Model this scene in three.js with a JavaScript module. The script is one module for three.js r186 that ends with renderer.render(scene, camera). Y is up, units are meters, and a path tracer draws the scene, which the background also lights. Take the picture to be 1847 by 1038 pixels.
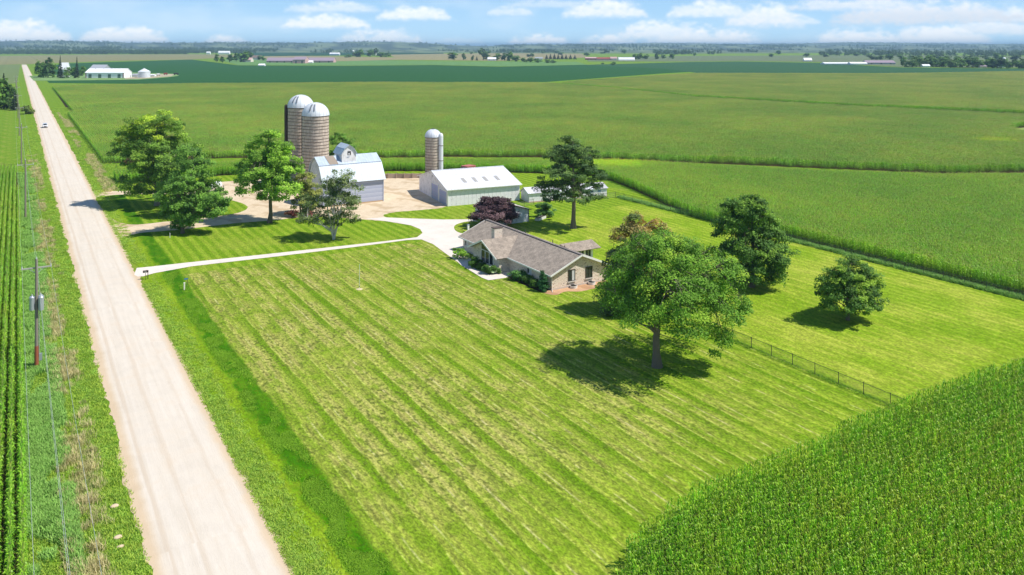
import * as THREE from 'three';
import { mergeGeometries } from 'three/addons/utils/BufferGeometryUtils.js';

// ---------- camera, sky, sun, exposure ----------
const scene = new THREE.Scene();
const FL = 1460, EYE = 35, U0 = 923.5, V0 = 82;            // focal length (photo px), eye height (m), principal point of the levelled lens
const YAW = Math.atan(894.5 / FL), FX = Math.sin(YAW), FZ = -Math.cos(YAW), RX = Math.cos(YAW), RZ = Math.sin(YAW);
const camera = new THREE.PerspectiveCamera(2 * Math.atan(956 / FL) * 180 / Math.PI, 1847 / 1912, 1, 60000);
camera.position.set(0, EYE, 0);
camera.lookAt(FX * 100, EYE, FZ * 100);
camera.setViewOffset(1847, 1912, 0, 874, 1847, 1038);      // shifted lens: uprights stay upright
const renderer = new THREE.WebGLRenderer({ antialias: true });
renderer.setSize(1024, 575);
renderer.toneMapping = THREE.LinearToneMapping;
renderer.toneMappingExposure = 1.13;
renderer.shadowMap.enabled = true;
renderer.shadowMap.type = THREE.PCFSoftShadowMap;

// seeded random numbers and noise
function rng(s) { return () => { s |= 0; s = s + 0x6D2B79F5 | 0; let t = Math.imul(s ^ s >>> 15, 1 | s); t = t + Math.imul(t ^ t >>> 7, 61 | t) ^ t; return ((t ^ t >>> 14) >>> 0) / 4294967296; }; }
const hash2 = (x, y) => { let h = Math.imul(x | 0, 374761393) + Math.imul(y | 0, 668265263) | 0; h = Math.imul(h ^ h >>> 13, 1274126177); return ((h ^ h >>> 16) >>> 0) / 4294967296; };
function vn(x, y) {
  const xi = Math.floor(x), yi = Math.floor(y), a = x - xi, b = y - yi, u = a * a * (3 - 2 * a), v = b * b * (3 - 2 * b);
  const p = hash2(xi, yi), q = hash2(xi + 1, yi), r = hash2(xi, yi + 1), s = hash2(xi + 1, yi + 1);
  return p + (q - p) * u + (r - p) * v + (p - q - r + s) * u * v;
}
const fbm = (x, y, n = 4) => { let s = 0, a = .5, t = 0; for (let i = 0; i < n; i++) { s += a * vn(x, y); t += a; x = x * 2.03 + 17.1; y = y * 2.03 + 5.7; a *= .5; } return s / t; };
const clamp = (x, a = 0, b = 1) => Math.min(b, Math.max(a, x)), sst = (a, b, x) => { x = clamp((x - a) / (b - a)); return x * x * (3 - 2 * x); }, mix = (a, b, t) => a + (b - a) * t;
const mix3 = (a, b, t) => [mix(a[0], b[0], t), mix(a[1], b[1], t), mix(a[2], b[2], t)];
const lin = (c) => c <= 10.3 ? c / 255 / 12.92 : Math.pow((c / 255 + .055) / 1.055, 2.4);
const L3 = (r, g, b) => [lin(r), lin(g), lin(b)];

// the sky: clear blue with fair-weather cumulus low over the horizon (computed air and clouds only)
{
  const W = 4096, Hh = 2048, d = new Float32Array(W * Hh * 4);
  // clouds by photo pixel: centre u, base v, half width, height, opacity, grey
  const C = [[30, 76, 105, 52, .9, .1], [222, 76, 85, 42, .88, .1], [405, 79, 44, 20, .85, 0], [585, 48, 85, 34, .8, .1], [600, 20, 90, 24, .5, .2], [745, 33, 70, 32, .75, .1], [690, 83, 95, 38, .75, .1], [820, 80, 60, 16, .35, .1],
    [972, 84, 62, 30, 1, .0], [1096, 83, 58, 28, 1, 0], [1190, 68, 85, 40, .75, .1], [1270, 85, 120, 46, .85, .1], [920, 26, 45, 22, .5, .2], [1090, 28, 80, 40, .75, .2], [1280, 28, 80, 34, .7, .2], [1380, 44, 75, 50, .8, .3], [1445, 42, 40, 14, .5, .2],
    [1556, 85, 100, 42, 1, .12], [1695, 82, 105, 52, 1, .2], [1790, 60, 90, 34, .7, .3], [1690, 40, 200, 56, .85, .7], [1830, 40, 80, 40, .8, .45], [1420, 84, 70, 14, .5, .1], [1560, 16, 150, 30, .7, .45], [480, 84, 60, 8, .3, .1], [1000, 12, 90, 18, .4, .3]];
  for (let j = Hh / 2 - 2; j < Hh; j++) {
    const el = (j + .5) / Hh * Math.PI - Math.PI / 2, e = Math.max(0, el * 57.2958);
    const t = 1 - Math.exp(-e / 4.2), t2 = 1 - Math.exp(-e / 20);
    let base = mix3([.56, .81, .99], [.30, .62, 1.0], t); base = mix3(base, [.045, .11, .29], t2);
    for (let i = 0; i < W; i++) {
      const th = (i + .5) / W * 2 * Math.PI - Math.PI, dx = Math.cos(th), dz = Math.sin(th);
      const c = dx * FX + dz * FZ, s = dx * RX + dz * RZ, az = Math.atan2(s, c);
      let r = base[0], g = base[1], b = base[2];
      if (e < 26) {
        const inF = c > .3, u = inF ? U0 + FL * s / c : U0 + az * FL, v = V0 - FL * Math.tan(el) / Math.max(.3, c), X = az * 25, Y = el * 25;
        const f1 = fbm(X * 3 + 3, Y * 7 + 9, 5), f2 = fbm(X * 9 + 31, Y * 16 + 2, 4);
        let a = 0, gr = 0;
        if (inF && v > -90 && u > -400 && u < 2300) {
          for (const [cu, cv, hw, hh, op, gy] of C) {
            const q = (u - cu) / hw; if (q < -1.2 || q > 1.2) continue;
            const y = (cv - v) / hh; if (y < -.25 || y > 1.3) continue;
            const edge = Math.sqrt(Math.max(0, 1 - q * q)) * (.55 + .75 * f1) - y + (f2 - .5) * .35;
            const k = sst(-.02, .55, edge) * sst(-.22, .12, y + (f2 - .5) * .2) * op * (.8 + .5 * f2);
            if (k > a) { a = k; gr = gy * sst(1, .1, y); }
          }
          a = clamp(a, 0, .95);
        } else {                                            // the same kind of sky all round
          const n = fbm(X * .8 + 3.3, Y * 2.2 + 1.7, 5);
          a = sst(.52, .72, n + (f1 - .5) * .25) * .8; gr = .3 * f2;
        }
        const thin = sst(.42, .85, fbm(X * .6 + 8, Y * 1.6, 4)) * .22; a = Math.max(a, thin);
        const cl = mix3([1.02, 1.04, 1.06], [.60, .67, .78], gr);
        r = mix(r, cl[0], a); g = mix(g, cl[1], a); b = mix(b, cl[2], a);
      } else if (e < 75) {
        const x = dx / Math.tan(el), y = dz / Math.tan(el), n = fbm(x * 2.2 + 9, y * 2.2 + 4, 4), a = sst(.6, .78, n) * .6 * sst(75, 60, e);
        r = mix(r, .55, a); g = mix(g, .58, a); b = mix(b, .63, a);
      }
      const o = (j * W + i) * 4; d[o] = r; d[o + 1] = g; d[o + 2] = b; d[o + 3] = 1;
    }
  }
  for (let j = 0; j < Hh / 2 - 2; j++) for (let i = 0; i < W; i++) { const o = (j * W + i) * 4; d[o] = .3; d[o + 1] = .36; d[o + 2] = .4; d[o + 3] = 1; }
  const t = new THREE.DataTexture(d, W, Hh, THREE.RGBAFormat, THREE.FloatType);
  t.mapping = THREE.EquirectangularReflectionMapping; t.magFilter = THREE.LinearFilter; t.needsUpdate = true;
  scene.background = t; scene.environment = t;
}
// the sun stands to the right of the view, 55 degrees up and a little behind it (shadows fall to the left)
const SUN = new THREE.Vector3((RX * .985 - FX * .174) * .573, .8195, (RZ * .985 - FZ * .174) * .573);
const sun = new THREE.DirectionalLight(new THREE.Color(1, .955, .88), 5.0);
sun.position.copy(SUN).multiplyScalar(600).add(new THREE.Vector3(70, 0, -130)); sun.target.position.set(70, 0, -130);
sun.castShadow = true; sun.shadow.mapSize.set(4096, 4096);
Object.assign(sun.shadow.camera, { left: -170, right: 170, top: 170, bottom: -170, near: 50, far: 1200 });
scene.add(sun, sun.target);
scene.fog = new THREE.FogExp2(new THREE.Color(.48, .75, 1), 0.00009);

// ---------- helpers ----------
// photo pixel -> ground position (height h)
const G = (u, v, h = 0) => { const z = FL * (EYE - h) / (v - V0), l = (u - U0) / FL * z; return [FX * z + RX * l, FZ * z + RZ * l]; };
const depthOf = (x, z) => x * FX + z * FZ;
const taken = {};
const numbered = (n) => { const k = taken[n] = (taken[n] ?? -1) + 1; return k ? n + '_' + String(k).padStart(3, '0') : n; };
const shade = (o) => { o.castShadow = o.receiveShadow = true; return o; };
function tag(o, label, category, group, kind) { o.userData.label = label; o.userData.category = category; if (group) o.userData.group = group; if (kind) o.userData.kind = kind; return o; }
function thing(name, label, category, p = [0, 0, 0], turn = 0, group) { const o = new THREE.Group(); o.name = numbered(name); o.position.set(...p); o.rotation.y = turn; scene.add(o); return tag(o, label, category, group); }
function part(name, geo, m, parent) { const o = shade(new THREE.Mesh(geo, m)); o.name = name; parent.add(o); return o; }
function solo(name, geo, m, label, category, p, group) { const o = shade(new THREE.Mesh(geo, m)); o.name = numbered(name); if (p) o.position.set(...p); scene.add(o); return tag(o, label, category, group); }
function struct(name, geo, m) { const o = shade(new THREE.Mesh(geo, m)); o.name = numbered(name); o.userData.kind = 'structure'; scene.add(o); return o; }
function dup(src, p, turn, label, scale) { const o = src.clone(); o.userData = { ...src.userData }; o.name = numbered(src.name.replace(/_\d{3}$/, '')); o.position.set(...p); if (turn !== undefined) o.rotation.y = turn; if (scale) o.scale.set(...(Array.isArray(scale) ? scale : [scale, scale, scale])); if (label) o.userData.label = label; scene.add(o); return o; }
const M = (c, o = {}) => { const m = new THREE.MeshStandardMaterial({ roughness: .85, ...o }); m.color.setRGB(...c); return m; };
const box = (w, h, d, x = 0, y = 0, z = 0) => new THREE.BoxGeometry(w, h, d).translate(x, y, z);
const cyl = (r0, r1, h, n = 16, x = 0, y = 0, z = 0) => new THREE.CylinderGeometry(r1, r0, h, n).translate(x, y, z);
// a square bar between two points
function bar(a, b, w, h = w) { const A = new THREE.Vector3(...a), B = new THREE.Vector3(...b), l = A.distanceTo(B), g = new THREE.BoxGeometry(w, h, l); const q = new THREE.Object3D(); q.position.copy(A).lerp(B, .5); q.lookAt(B); q.updateMatrix(); return g.applyMatrix4(q.matrix); }
function rod(a, b, r, n = 6, r1 = r) { const A = new THREE.Vector3(...a), B = new THREE.Vector3(...b), g = new THREE.CylinderGeometry(r1, r, A.distanceTo(B), n); const q = new THREE.Quaternion().setFromUnitVectors(new THREE.Vector3(0, 1, 0), B.clone().sub(A).normalize()); return g.applyQuaternion(q).translate(...A.lerp(B, .5).toArray()); }
const join = (gs) => mergeGeometries(gs.map((g) => { const h = g.index ? g.toNonIndexed() : g; for (const k of Object.keys(h.attributes)) if (!['position', 'normal', 'uv'].includes(k)) h.deleteAttribute(k); return h; }));
// triangles with colours, flat shaded
class MB {
  constructor() { this.p = []; this.c = []; this.i = []; }
  v(x, y, z, c) { this.p.push(x, y, z); this.c.push(c[0], c[1], c[2]); return this.p.length / 3 - 1; }
  tri(a, b, c) { this.i.push(a, b, c); }
  quad(a, b, c, d) { this.i.push(a, b, c, a, c, d); }
  geo(smooth) { const g = new THREE.BufferGeometry(); g.setAttribute('position', new THREE.Float32BufferAttribute(this.p, 3)); g.setAttribute('color', new THREE.Float32BufferAttribute(this.c, 3)); g.setIndex(this.i); if (smooth) g.computeVertexNormals(); return g; }
}
// tapered tube along points [x,y,z,r]
function tube(mb, pts, n, c) {
  let prev = null; const t = new THREE.Vector3(), a = new THREE.Vector3(), b = new THREE.Vector3(), up = new THREE.Vector3(.3, 1, .17);
  for (let k = 0; k < pts.length; k++) {
    const p = pts[k], q = pts[Math.min(k + 1, pts.length - 1)], o = pts[Math.max(k - 1, 0)];
    t.set(q[0] - o[0], q[1] - o[1], q[2] - o[2]).normalize(); a.crossVectors(t, Math.abs(t.y) > .95 ? new THREE.Vector3(1, 0, .2) : up).normalize(); b.crossVectors(t, a);
    const ring = [];
    for (let s = 0; s < n; s++) { const w = s / n * 2 * Math.PI, x = Math.cos(w) * p[3], y = Math.sin(w) * p[3]; ring.push(mb.v(p[0] + a.x * x + b.x * y, p[1] + a.y * x + b.y * y, p[2] + a.z * x + b.z * y, c)); }
    if (prev) for (let s = 0; s < n; s++) mb.quad(prev[s], prev[(s + 1) % n], ring[(s + 1) % n], ring[s]);
    prev = ring;
  }
}
// textures: fn(x, y) -> sRGB 0..255
function tex(w, h, fn, rep = true, srgb = true) {
  const d = new Uint8Array(w * h * 4); let o = 0;
  for (let y = 0; y < h; y++) for (let x = 0; x < w; x++) { const c = fn(x, y); d[o++] = clamp(c[0], 0, 255); d[o++] = clamp(c[1], 0, 255); d[o++] = clamp(c[2], 0, 255); d[o++] = c.length > 3 ? c[3] : 255; }
  const t = new THREE.DataTexture(d, w, h); t.magFilter = THREE.LinearFilter; t.minFilter = THREE.LinearMipmapLinearFilter; t.generateMipmaps = true; t.anisotropy = 8; if (srgb) t.colorSpace = THREE.SRGBColorSpace; if (rep) t.wrapS = t.wrapT = THREE.RepeatWrapping; t.needsUpdate = true; return t;
}
// periodic noise for tiles
const pn = (x, y, P) => { const xi = Math.floor(x), yi = Math.floor(y), a = x - xi, b = y - yi, u = a * a * (3 - 2 * a), v = b * b * (3 - 2 * b), m = (k) => ((k % P) + P) % P; const p = hash2(m(xi), m(yi) + 999), q = hash2(m(xi + 1), m(yi) + 999), r = hash2(m(xi), m(yi + 1) + 999), s = hash2(m(xi + 1), m(yi + 1) + 999); return p + (q - p) * u + (r - p) * v + (p - q - r + s) * u * v; };
const pfbm = (x, y, P, n = 4) => { let s = 0, a = .5, t = 0; for (let i = 0; i < n; i++) { s += a * pn(x, y, P); t += a; x *= 2; y *= 2; P *= 2; a *= .5; } return s / t; };
// a flat sheet from an outline [x,z] (smoothed and roughened), uv in metres / scale
function outline(pts, smooth = true, rough = 0, step = 1, seed = 1) {
  let P = pts.map(([x, z]) => new THREE.Vector3(x, 0, z));
  const curve = smooth ? new THREE.CatmullRomCurve3(P, true, 'centripetal') : null, out = [];
  if (smooth) { const n = Math.min(1600, Math.max(24, Math.round(curve.getLength() / step))); for (let k = 0; k < n; k++) out.push(curve.getPointAt(k / n)); }
  else for (let k = 0; k < P.length; k++) { const a = P[k], b = P[(k + 1) % P.length], n = Math.min(400, Math.max(1, Math.round(a.distanceTo(b) / step))); for (let j = 0; j < n; j++) out.push(a.clone().lerp(b, j / n)); }
  return out.map((p) => rough ? [p.x + (fbm(p.x * 1.7 + seed, p.z * 1.7) - .5) * rough * 2, p.z + (fbm(p.x * 1.7 + 40, p.z * 1.7 + seed) - .5) * rough * 2] : [p.x, p.z]);
}
function sheetGeo(poly, y, uvs = 1, x0 = 0, z0 = 0, uvz = uvs) {
  const v = poly.map(([x, z]) => new THREE.Vector2(x, z)); if (THREE.ShapeUtils.isClockWise(v)) v.reverse();
  const f = THREE.ShapeUtils.triangulateShape(v, []), p = [], n = [], uv = [];
  for (const q of v) { p.push(q.x, y, q.y); n.push(0, 1, 0); uv.push((q.x - x0) / uvs, (q.y - z0) / uvz); }
  const g = new THREE.BufferGeometry(); g.setAttribute('position', new THREE.Float32BufferAttribute(p, 3)); g.setAttribute('normal', new THREE.Float32BufferAttribute(n, 3)); g.setAttribute('uv', new THREE.Float32BufferAttribute(uv, 2)); g.setIndex(f.flatMap(([a, b, c]) => [a, c, b])); return g;
}
const inside = (x, z, poly) => { let c = false; for (let i = 0, j = poly.length - 1; i < poly.length; j = i++) { const [a, b] = poly[i], [e, f] = poly[j]; if ((b > z) !== (f > z) && x < (e - a) * (z - b) / (f - b) + a) c = !c; } return c; };
const PX = (list, h = 0) => list.map(([u, v]) => G(u, v, h));
// ---------- surfaces ----------
const grassTex = tex(512, 512, (x, y) => {                   // 16 m of rough grass
  const n = pfbm(x / 16, y / 16, 32, 3), m = pfbm(x / 64 + 3, y / 64, 8, 3), k = hash2(x, y);
  let c = mix3([84, 122, 26], [126, 150, 46], n); c = mix3(c, [146, 146, 80], sst(.58, .8, m) * .5); const s = .8 + .4 * k; return [c[0] * s, c[1] * s, c[2] * s];
});
const soilTex = tex(256, 256, (x, y) => { const n = pfbm(x / 8, y / 8, 32, 4), s = .6 + .8 * n; return [74 * s, 66 * s, 42 * s]; });
const LX0 = 14, LX1 = 126, LZ0 = -240, LZ1 = -30;
const lawnTex = tex(2048, 2048, (i, j) => {
  const x = LX0 + (i + .5) / 2048 * (LX1 - LX0), z = LZ0 + (j + .5) / 2048 * (LZ1 - LZ0);
  const n1 = fbm(x * .16, z * .11, 4), n2 = fbm(x * 1.3 + 7, z * .55 + 3, 3), grain = vn(x * 9, z * 5), g2 = hash2(i, j), mid = fbm(x * .45 + 11, z * .2, 3);
  const G1 = [104, 140, 22], G2 = [152, 174, 50], DRY = [186, 178, 112], DK = [70, 112, 6];
  let c, dry, c0 = null;
  const wob = (fbm(x * .3, z * .03 + 50, 2) - .5) * .5 + (vn(x * .8, z * .25) - .5) * .18;
  const vergeW = sst(21.7, 21.0, x + (n2 - .5) * .7 + (mid - .5) * .5);
  if (vergeW > 0) {                                          // roadside: mown track and a lush ditch
    const e = x + (n2 - .5) * 1.1 + (grain - .5) * .5; c0 = mix3([106, 142, 18], [146, 168, 44], mid);
    c0 = mix3(c0, [150, 166, 96], sst(.35, .05, Math.abs(e - 17.6)) * .45 * sst(.3, .6, n2 + .15));
    c0 = mix3(c0, [60, 112, 4], sst(18.6, 19.7, e) * clamp(.55 + .45 * sst(.32, .66, n2 + (grain - .5) * .4)));
    c0 = mix3(c0, [128, 140, 62], sst(16.6, 15.8, x) * .6);
  }
  if (z < -138 || (x < 62 && z < -131.5)) {                  // yard north of the drive: even, striped
    const s = ((x + wob) / 1.75) % 1, st = sst(.0, .2, s) * sst(.7, .5, s);
    c = mix3([110, 144, 26], [146, 168, 52], st * (.4 + .6 * n2)); c = mix3(c, [156, 166, 66], sst(.5, .8, n1) * .5);
  } else if (x > 73) {                                       // back lawn: fine pale stripes
    const s = (((x + wob * 1.4) / 1.5) % 1 + 1) % 1, st = sst(0, .2, s) * sst(.7, .45, s);
    c = mix3([120, 152, 28], [172, 184, 70], .2 + .55 * st * sst(.2, .7, n2) + .6 * (mid - .5)); c = mix3(c, [184, 182, 84], sst(.35, .9, n1 + (mid - .5) * .5) * .4); c = mix3(c, [102, 146, 14], sst(.6, .2, n1) * .3);
  } else {                                                   // front lawn: green passes in dry, pale grass
    const k = Math.floor((x + wob) / 2.7), s = ((x + wob) / 2.7) - k, kw = .2 + .16 * hash2(k, 5), patchy = sst(.3, .7, fbm(k * 7.7 + x * .2, z * .09, 3));
    const gr = sst(.0, .1, s) * sst(kw + .16, kw, s), f = ((x + wob) / .9) % 1, fine = sst(.0, .2, f) * sst(.75, .5, f);
    dry = clamp((.35 + .55 * sst(.25, .7, n1 + (mid - .5) * .6)) * sst(70, 52, x + (n1 - .5) * 34 + Math.max(0, -96 - z) * -.3) + .12);
    dry *= sst(-46, -58, z + (mid - .5) * 10) * .75 + .25;
    c = mix3(mix3(G1, G2, .3 + .6 * mid + .4 * (fine - .5)), mix3(DRY, [168, 160, 88], n2), dry * (.5 + .4 * n2 + .25 * (fine - .5)));
    c = mix3(c, mix3(DK, G1, .55 + .45 * mid), gr * (.28 + .55 * patchy));
    c = mix3(c, G1, sst(.55, .7, fbm(x * .7 + 31, z * .5, 3)) * .45);
    const ln = sst(.08, .0, Math.abs(s - kw - .22)) + .7 * sst(.06, 0, Math.abs(s - .8));
    c = mix3(c, [92, 100, 40], clamp(ln * sst(.42, .7, n2) * .5));
    c = mix3(c, [214, 206, 156], sst(.06, .0, Math.abs(s - .62 - .2 * hash2(k, 9))) * sst(.45, .7, n2) * .6);
    c = mix3(c, [196, 200, 110], sst(.05, .0, Math.abs(s - kw - .1)) * sst(.35, .6, n2 + (grain - .5) * .3) * .6);
    c = mix3(c, [92, 104, 40], sst(.58, .85, vn(x * 4.6, z * 3.0)) * .7 * dry);
  }
  if (c0) c = mix3(c, c0, vergeW);
  const s = .64 + .34 * grain + .24 * g2; return [c[0] * s, c[1] * s, c[2] * s];
}, false);
const grassBump = tex(512, 512, (x, y) => { const n = pfbm(x / 4, y / 4, 128, 3) * 200 + 55 * hash2(x, y); return [n, n, n]; }, true, false);
const lawnMat = new THREE.MeshPhysicalMaterial({ map: lawnTex, roughness: 1, specularIntensity: .12 });
const grassMat = new THREE.MeshPhysicalMaterial({ map: grassTex, roughness: 1, specularIntensity: .12, bumpMap: grassBump, bumpScale: .08 });
const soilMat = new THREE.MeshPhysicalMaterial({ map: soilTex, roughness: 1, specularIntensity: .15 });
const roadTex = tex(512, 2048, (i, j) => {                   // 9 m across, 60 m along
  const x = i / 512 * 9, z = j / 2048 * 60, n = pfbm(i / 512 * 8, j / 2048 * 8 * 6, 48, 4), st = pfbm(i / 512 * 32, j / 2048 * 8, 32, 3), g = hash2(i, j);
  let c = mix3([204, 192, 175], [216, 206, 192], st);
  const sh = Math.max(sst(1.55, .7, x + (n - .5) * .35), sst(7.35, 8.2, x + (n - .5) * .35));
  c = mix3(c, [200, 176, 144], sh * .85); c = mix3(c, [190, 170, 146], clamp((sst(.28, .05, Math.abs(x - 1.75 - (st - .5) * .3)) + sst(.3, .04, Math.abs(x - 3.7 - (st - .5) * .5)) * .75 + sst(.26, .04, Math.abs(x - 6.4 - (n - .5) * .4)) * .5 + sst(.56, .8, n) * .4) * .42));
  const s = .95 + .07 * g + .06 * (n - .5); return [c[0] * s, c[1] * s, c[2] * s];
});
const gravelTex = tex(512, 512, (x, y) => { const n = pfbm(x / 32, y / 32, 16, 4), m = pfbm(x / 128 + 2, y / 128, 4, 3), g = hash2(x, y); let c = mix3([206, 184, 152], [226, 208, 180], n); c = mix3(c, [182, 156, 120], sst(.5, .75, m) * .6); const s = .86 + .2 * g; return [c[0] * s, c[1] * s, c[2] * s]; });
const concTex = tex(512, 512, (x, y) => { const n = pfbm(x / 16, y / 16, 32, 3), m = pfbm(x / 128, y / 128, 4, 3), g = hash2(x, y); const s = .95 + .06 * (n - .5) + .07 * (m - .5) + .03 * g; const jo = (x % 256 < 2 || y % 256 < 2) ? .9 : 1; return [226 * s * jo, 214 * s * jo, 202 * s * jo]; });
const roadMat = new THREE.MeshStandardMaterial({ map: roadTex, roughness: 1, bumpMap: grassBump, bumpScale: .01 });
const gravelMat = new THREE.MeshStandardMaterial({ map: gravelTex, roughness: .95 });
const concMat = new THREE.MeshStandardMaterial({ map: concTex, roughness: .9 });

// ---------- ground, lawn, road, drives ----------
{
  const g = new THREE.PlaneGeometry(34000, 34000, 1, 1).rotateX(-Math.PI / 2).translate(7000, 0, -11000), p = g.attributes.position, uv = g.attributes.uv;
  for (let k = 0; k < p.count; k++) uv.setXY(k, p.getX(k) / 16, p.getZ(k) / 16);
  struct('ground', g, grassMat);
  const w = [[14.8, -30], [125, -30], [125, -239], [14.8, -239]];
  const lg = sheetGeo(w, .006, LX1 - LX0, LX0, LZ0, LZ1 - LZ0); struct('lawn', lg, lawnMat);
  // gravel road with a low crown and ragged edges
  const pos = [], ruv = [], idx = [], zs = []; for (let z = 40; z > -300; z -= .6) zs.push(z); for (let z = -300; z > -1720; z -= 6) zs.push(z);
  const S = [0, .05, .2, .35, .5, .65, .8, .95, 1];
  zs.forEach((z, r) => {
    const a = 7.5 + (fbm(3, z * .35, 3) - .5) * .9 + (vn(9, z * 1.9) - .5) * .3, b = 15.8 + (fbm(8, z * .35 + 4, 3) - .5) * .8 + (vn(19, z * 1.9) - .5) * .3;
    S.forEach((s, k) => { const x = mix(a, b, s); pos.push(x, .016 + .09 * Math.min(1, 4 * s * (1 - s)), z); ruv.push((x - 7.2) / 9, z / 60); if (r && k) { const n = S.length, q = r * n + k; idx.push(q - n - 1, q - n, q - 1, q - n, q, q - 1); } });
  });
  const rg = new THREE.BufferGeometry(); rg.setAttribute('position', new THREE.Float32BufferAttribute(pos, 3)); rg.setAttribute('uv', new THREE.Float32BufferAttribute(ruv, 2)); rg.setIndex(idx); rg.computeVertexNormals(); struct('gravel_road', rg, roadMat);
  const yard = outline(PX([[172, 343.5], [230, 345], [300, 345], [345, 334], [430, 326], [520, 322], [600, 320], [640, 318], [700, 316], [770, 318], [812, 330], [830, 345], [800, 374], [760, 379], [712, 383], [692, 388], [700, 393], [745, 396], [700, 399], [650, 396], [560, 391], [500, 397], [430, 402.5], [330, 414], [250, 421], [222, 428], [204, 437], [190, 440], [160, 390]]), true, .35, .8);
  struct('farmyard_gravel', sheetGeo(yard, .011, 10), gravelMat);
  const isl = outline(PX([[176, 356], [200, 352.5], [290, 350.5], [390, 357], [436, 367], [446, 376], [428, 384.5], [380, 392], [300, 400], [243, 405.5], [214, 401], [186, 378]]), true, .15, .6);
  struct('lawn_island', sheetGeo(isl, .03, LX1 - LX0, LX0, LZ0, LZ1 - LZ0), lawnMat);
  const drv = outline(PX([[240, 500], [258, 499], [277, 493.5], [345, 481], [500, 463], [640, 446], [735, 433.5], [760, 432.5], [781, 441], [800, 455], [832, 478], [850, 470], [838, 445], [862, 425], [862, 400], [850, 396], [800, 396.5], [740, 394.5], [690, 392.5], [660, 395], [700, 400], [741, 407], [758, 414], [762, 421], [752, 428.5], [700, 435], [500, 457], [330, 475], [272, 481.5], [246, 484]]), false, .05, .7);
  struct('concrete_driveway', sheetGeo(drv, .034, 8), concMat);
  struct('lawn_island', sheetGeo(outline(PX([[819, 412], [823, 405.5], [840, 400.5], [856, 399.5], [872, 405], [852, 423], [829, 420.5]]), true, .05, .4), .04, LX1 - LX0, LX0, LZ0, LZ1 - LZ0), lawnMat);
  const c3 = (x, y) => [780 + x / 5.432, 360 + y / 5.432];
  struct('walkway', sheetGeo(outline(PX([c3(120, 498), c3(280, 645), c3(480, 768), c3(550, 795), c3(720, 770), c3(780, 740), c3(840, 730), c3(800, 700), c3(650, 712), c3(560, 740), c3(430, 690), c3(330, 605), c3(250, 560), c3(215, 490)]), false, .03, .6), .045, 8), concMat);
  const mulchMat = new THREE.MeshStandardMaterial({ map: gravelTex, roughness: 1 }); mulchMat.color.setRGB(.82, .62, .52);
  struct('gravel_bed', sheetGeo(outline(PX([c3(1082, 912), c3(1205, 938), c3(1300, 905), c3(1440, 903), c3(1600, 870), c3(1690, 840), c3(1690, 790), c3(1185, 885)]), true, .1, .4), .02, 6), mulchMat);
  struct('planting_bed', sheetGeo([[65.3, -94.9], [63.4, -95.4], [63.0, -104.3], [65.3, -104.6]], .018, 4), soilMat);
}

// ---------- distant fields (sheets a little above each other) ----------
const fieldTex = tex(256, 256, (x, y) => { const n = pfbm(x / 16, y / 16, 16, 4), s = 190 + 65 * n + (hash2(x, y) - .5) * 26; return [s, s, s]; });
{
  const F = (name, c, pts, y, s = 60) => { const m = new THREE.MeshPhysicalMaterial({ map: fieldTex, roughness: 1, specularIntensity: .12 }); m.color.setRGB(...c); struct(name, sheetGeo(outline(PX(pts), false, 0, 30), y, s), m); };
  const SOY = [.035, .13, .035], TAN = [.30, .29, .13], PALE = [.20, .27, .10], OAT = [.36, .32, .16], GREY = [.19, .24, .12];
  F('soybean_field', SOY, [[88, 150], [60, 122], [120, 114.5], [345, 107.5], [430, 118], [620, 119], [780, 117.5], [900, 120.5], [1040, 117.5], [1200, 120], [1260, 129], [1190, 133], [1040, 144], [985, 148], [700, 149], [330, 152]], .05, 25);
  F('green_field', [.05, .14, .055], [[1040, 117.5], [1245, 112], [1330, 111], [1480, 113.5], [1625, 122], [1847, 124], [2100, 126], [2100, 134], [1700, 132], [1260, 132], [1200, 124]], .09, 25);
  F('stubble_field', TAN, [[-250, 104], [0, 101], [200, 98.5], [345, 98], [480, 99.5], [345, 107.5], [200, 110], [45, 116], [0, 117], [-250, 121]], .13);
  F('pasture', PALE, [[-250, 121], [0, 117], [36, 117], [30, 150], [-250, 175]], .06);
  F('pasture', [.17, .33, .10], [[395, 108], [430, 104], [800, 111], [1040, 111.5], [1060, 117], [900, 120], [780, 117], [620, 118.5], [430, 117.5]], .17);
  F('soybean_field', [.03, .10, .045], [[420, 94.5], [640, 94.2], [800, 94], [800, 97], [640, 100], [430, 102]], .3);
  F('stubble_field', OAT, [[700, 98], [900, 96], [1050, 97], [1060, 104], [900, 110], [720, 108]], .22);
  F('stubble_field', OAT, [[480, 100], [620, 102], [720, 104], [720, 108], [560, 112], [470, 106]], .26);
  F('stubble_field', GREY, [[1060, 104], [1240, 101], [1460, 100], [1660, 99.5], [1850, 102], [2200, 104], [2200, 125], [1847, 122], [1625, 121], [1480, 112], [1330, 110], [1245, 111], [1060, 111]], .2);
  F('hay_field', PALE, [[860, 93], [1250, 92.5], [1700, 92], [1700, 95], [1250, 97], [860, 96]], .34);
  F('stubble_field', TAN, [[60, 93], [330, 92], [330, 94], [60, 95]], .38);
  F('hay_field', [.33, .42, .12], [[1822, 237], [1834, 232], [1860, 229], [2300, 226], [2300, 250], [1847, 246]], .03, 20);
  F('farmstead_lawn', [.25, .40, .14], [[60, 146], [52, 137], [240, 131], [318, 133.5], [322, 137], [300, 140], [250, 144]], .12);
  F('farmyard_gravel', [.55, .48, .33], [[225, 143], [225, 139], [290, 134], [316, 134], [308, 138], [262, 142]], .2);
}
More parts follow.
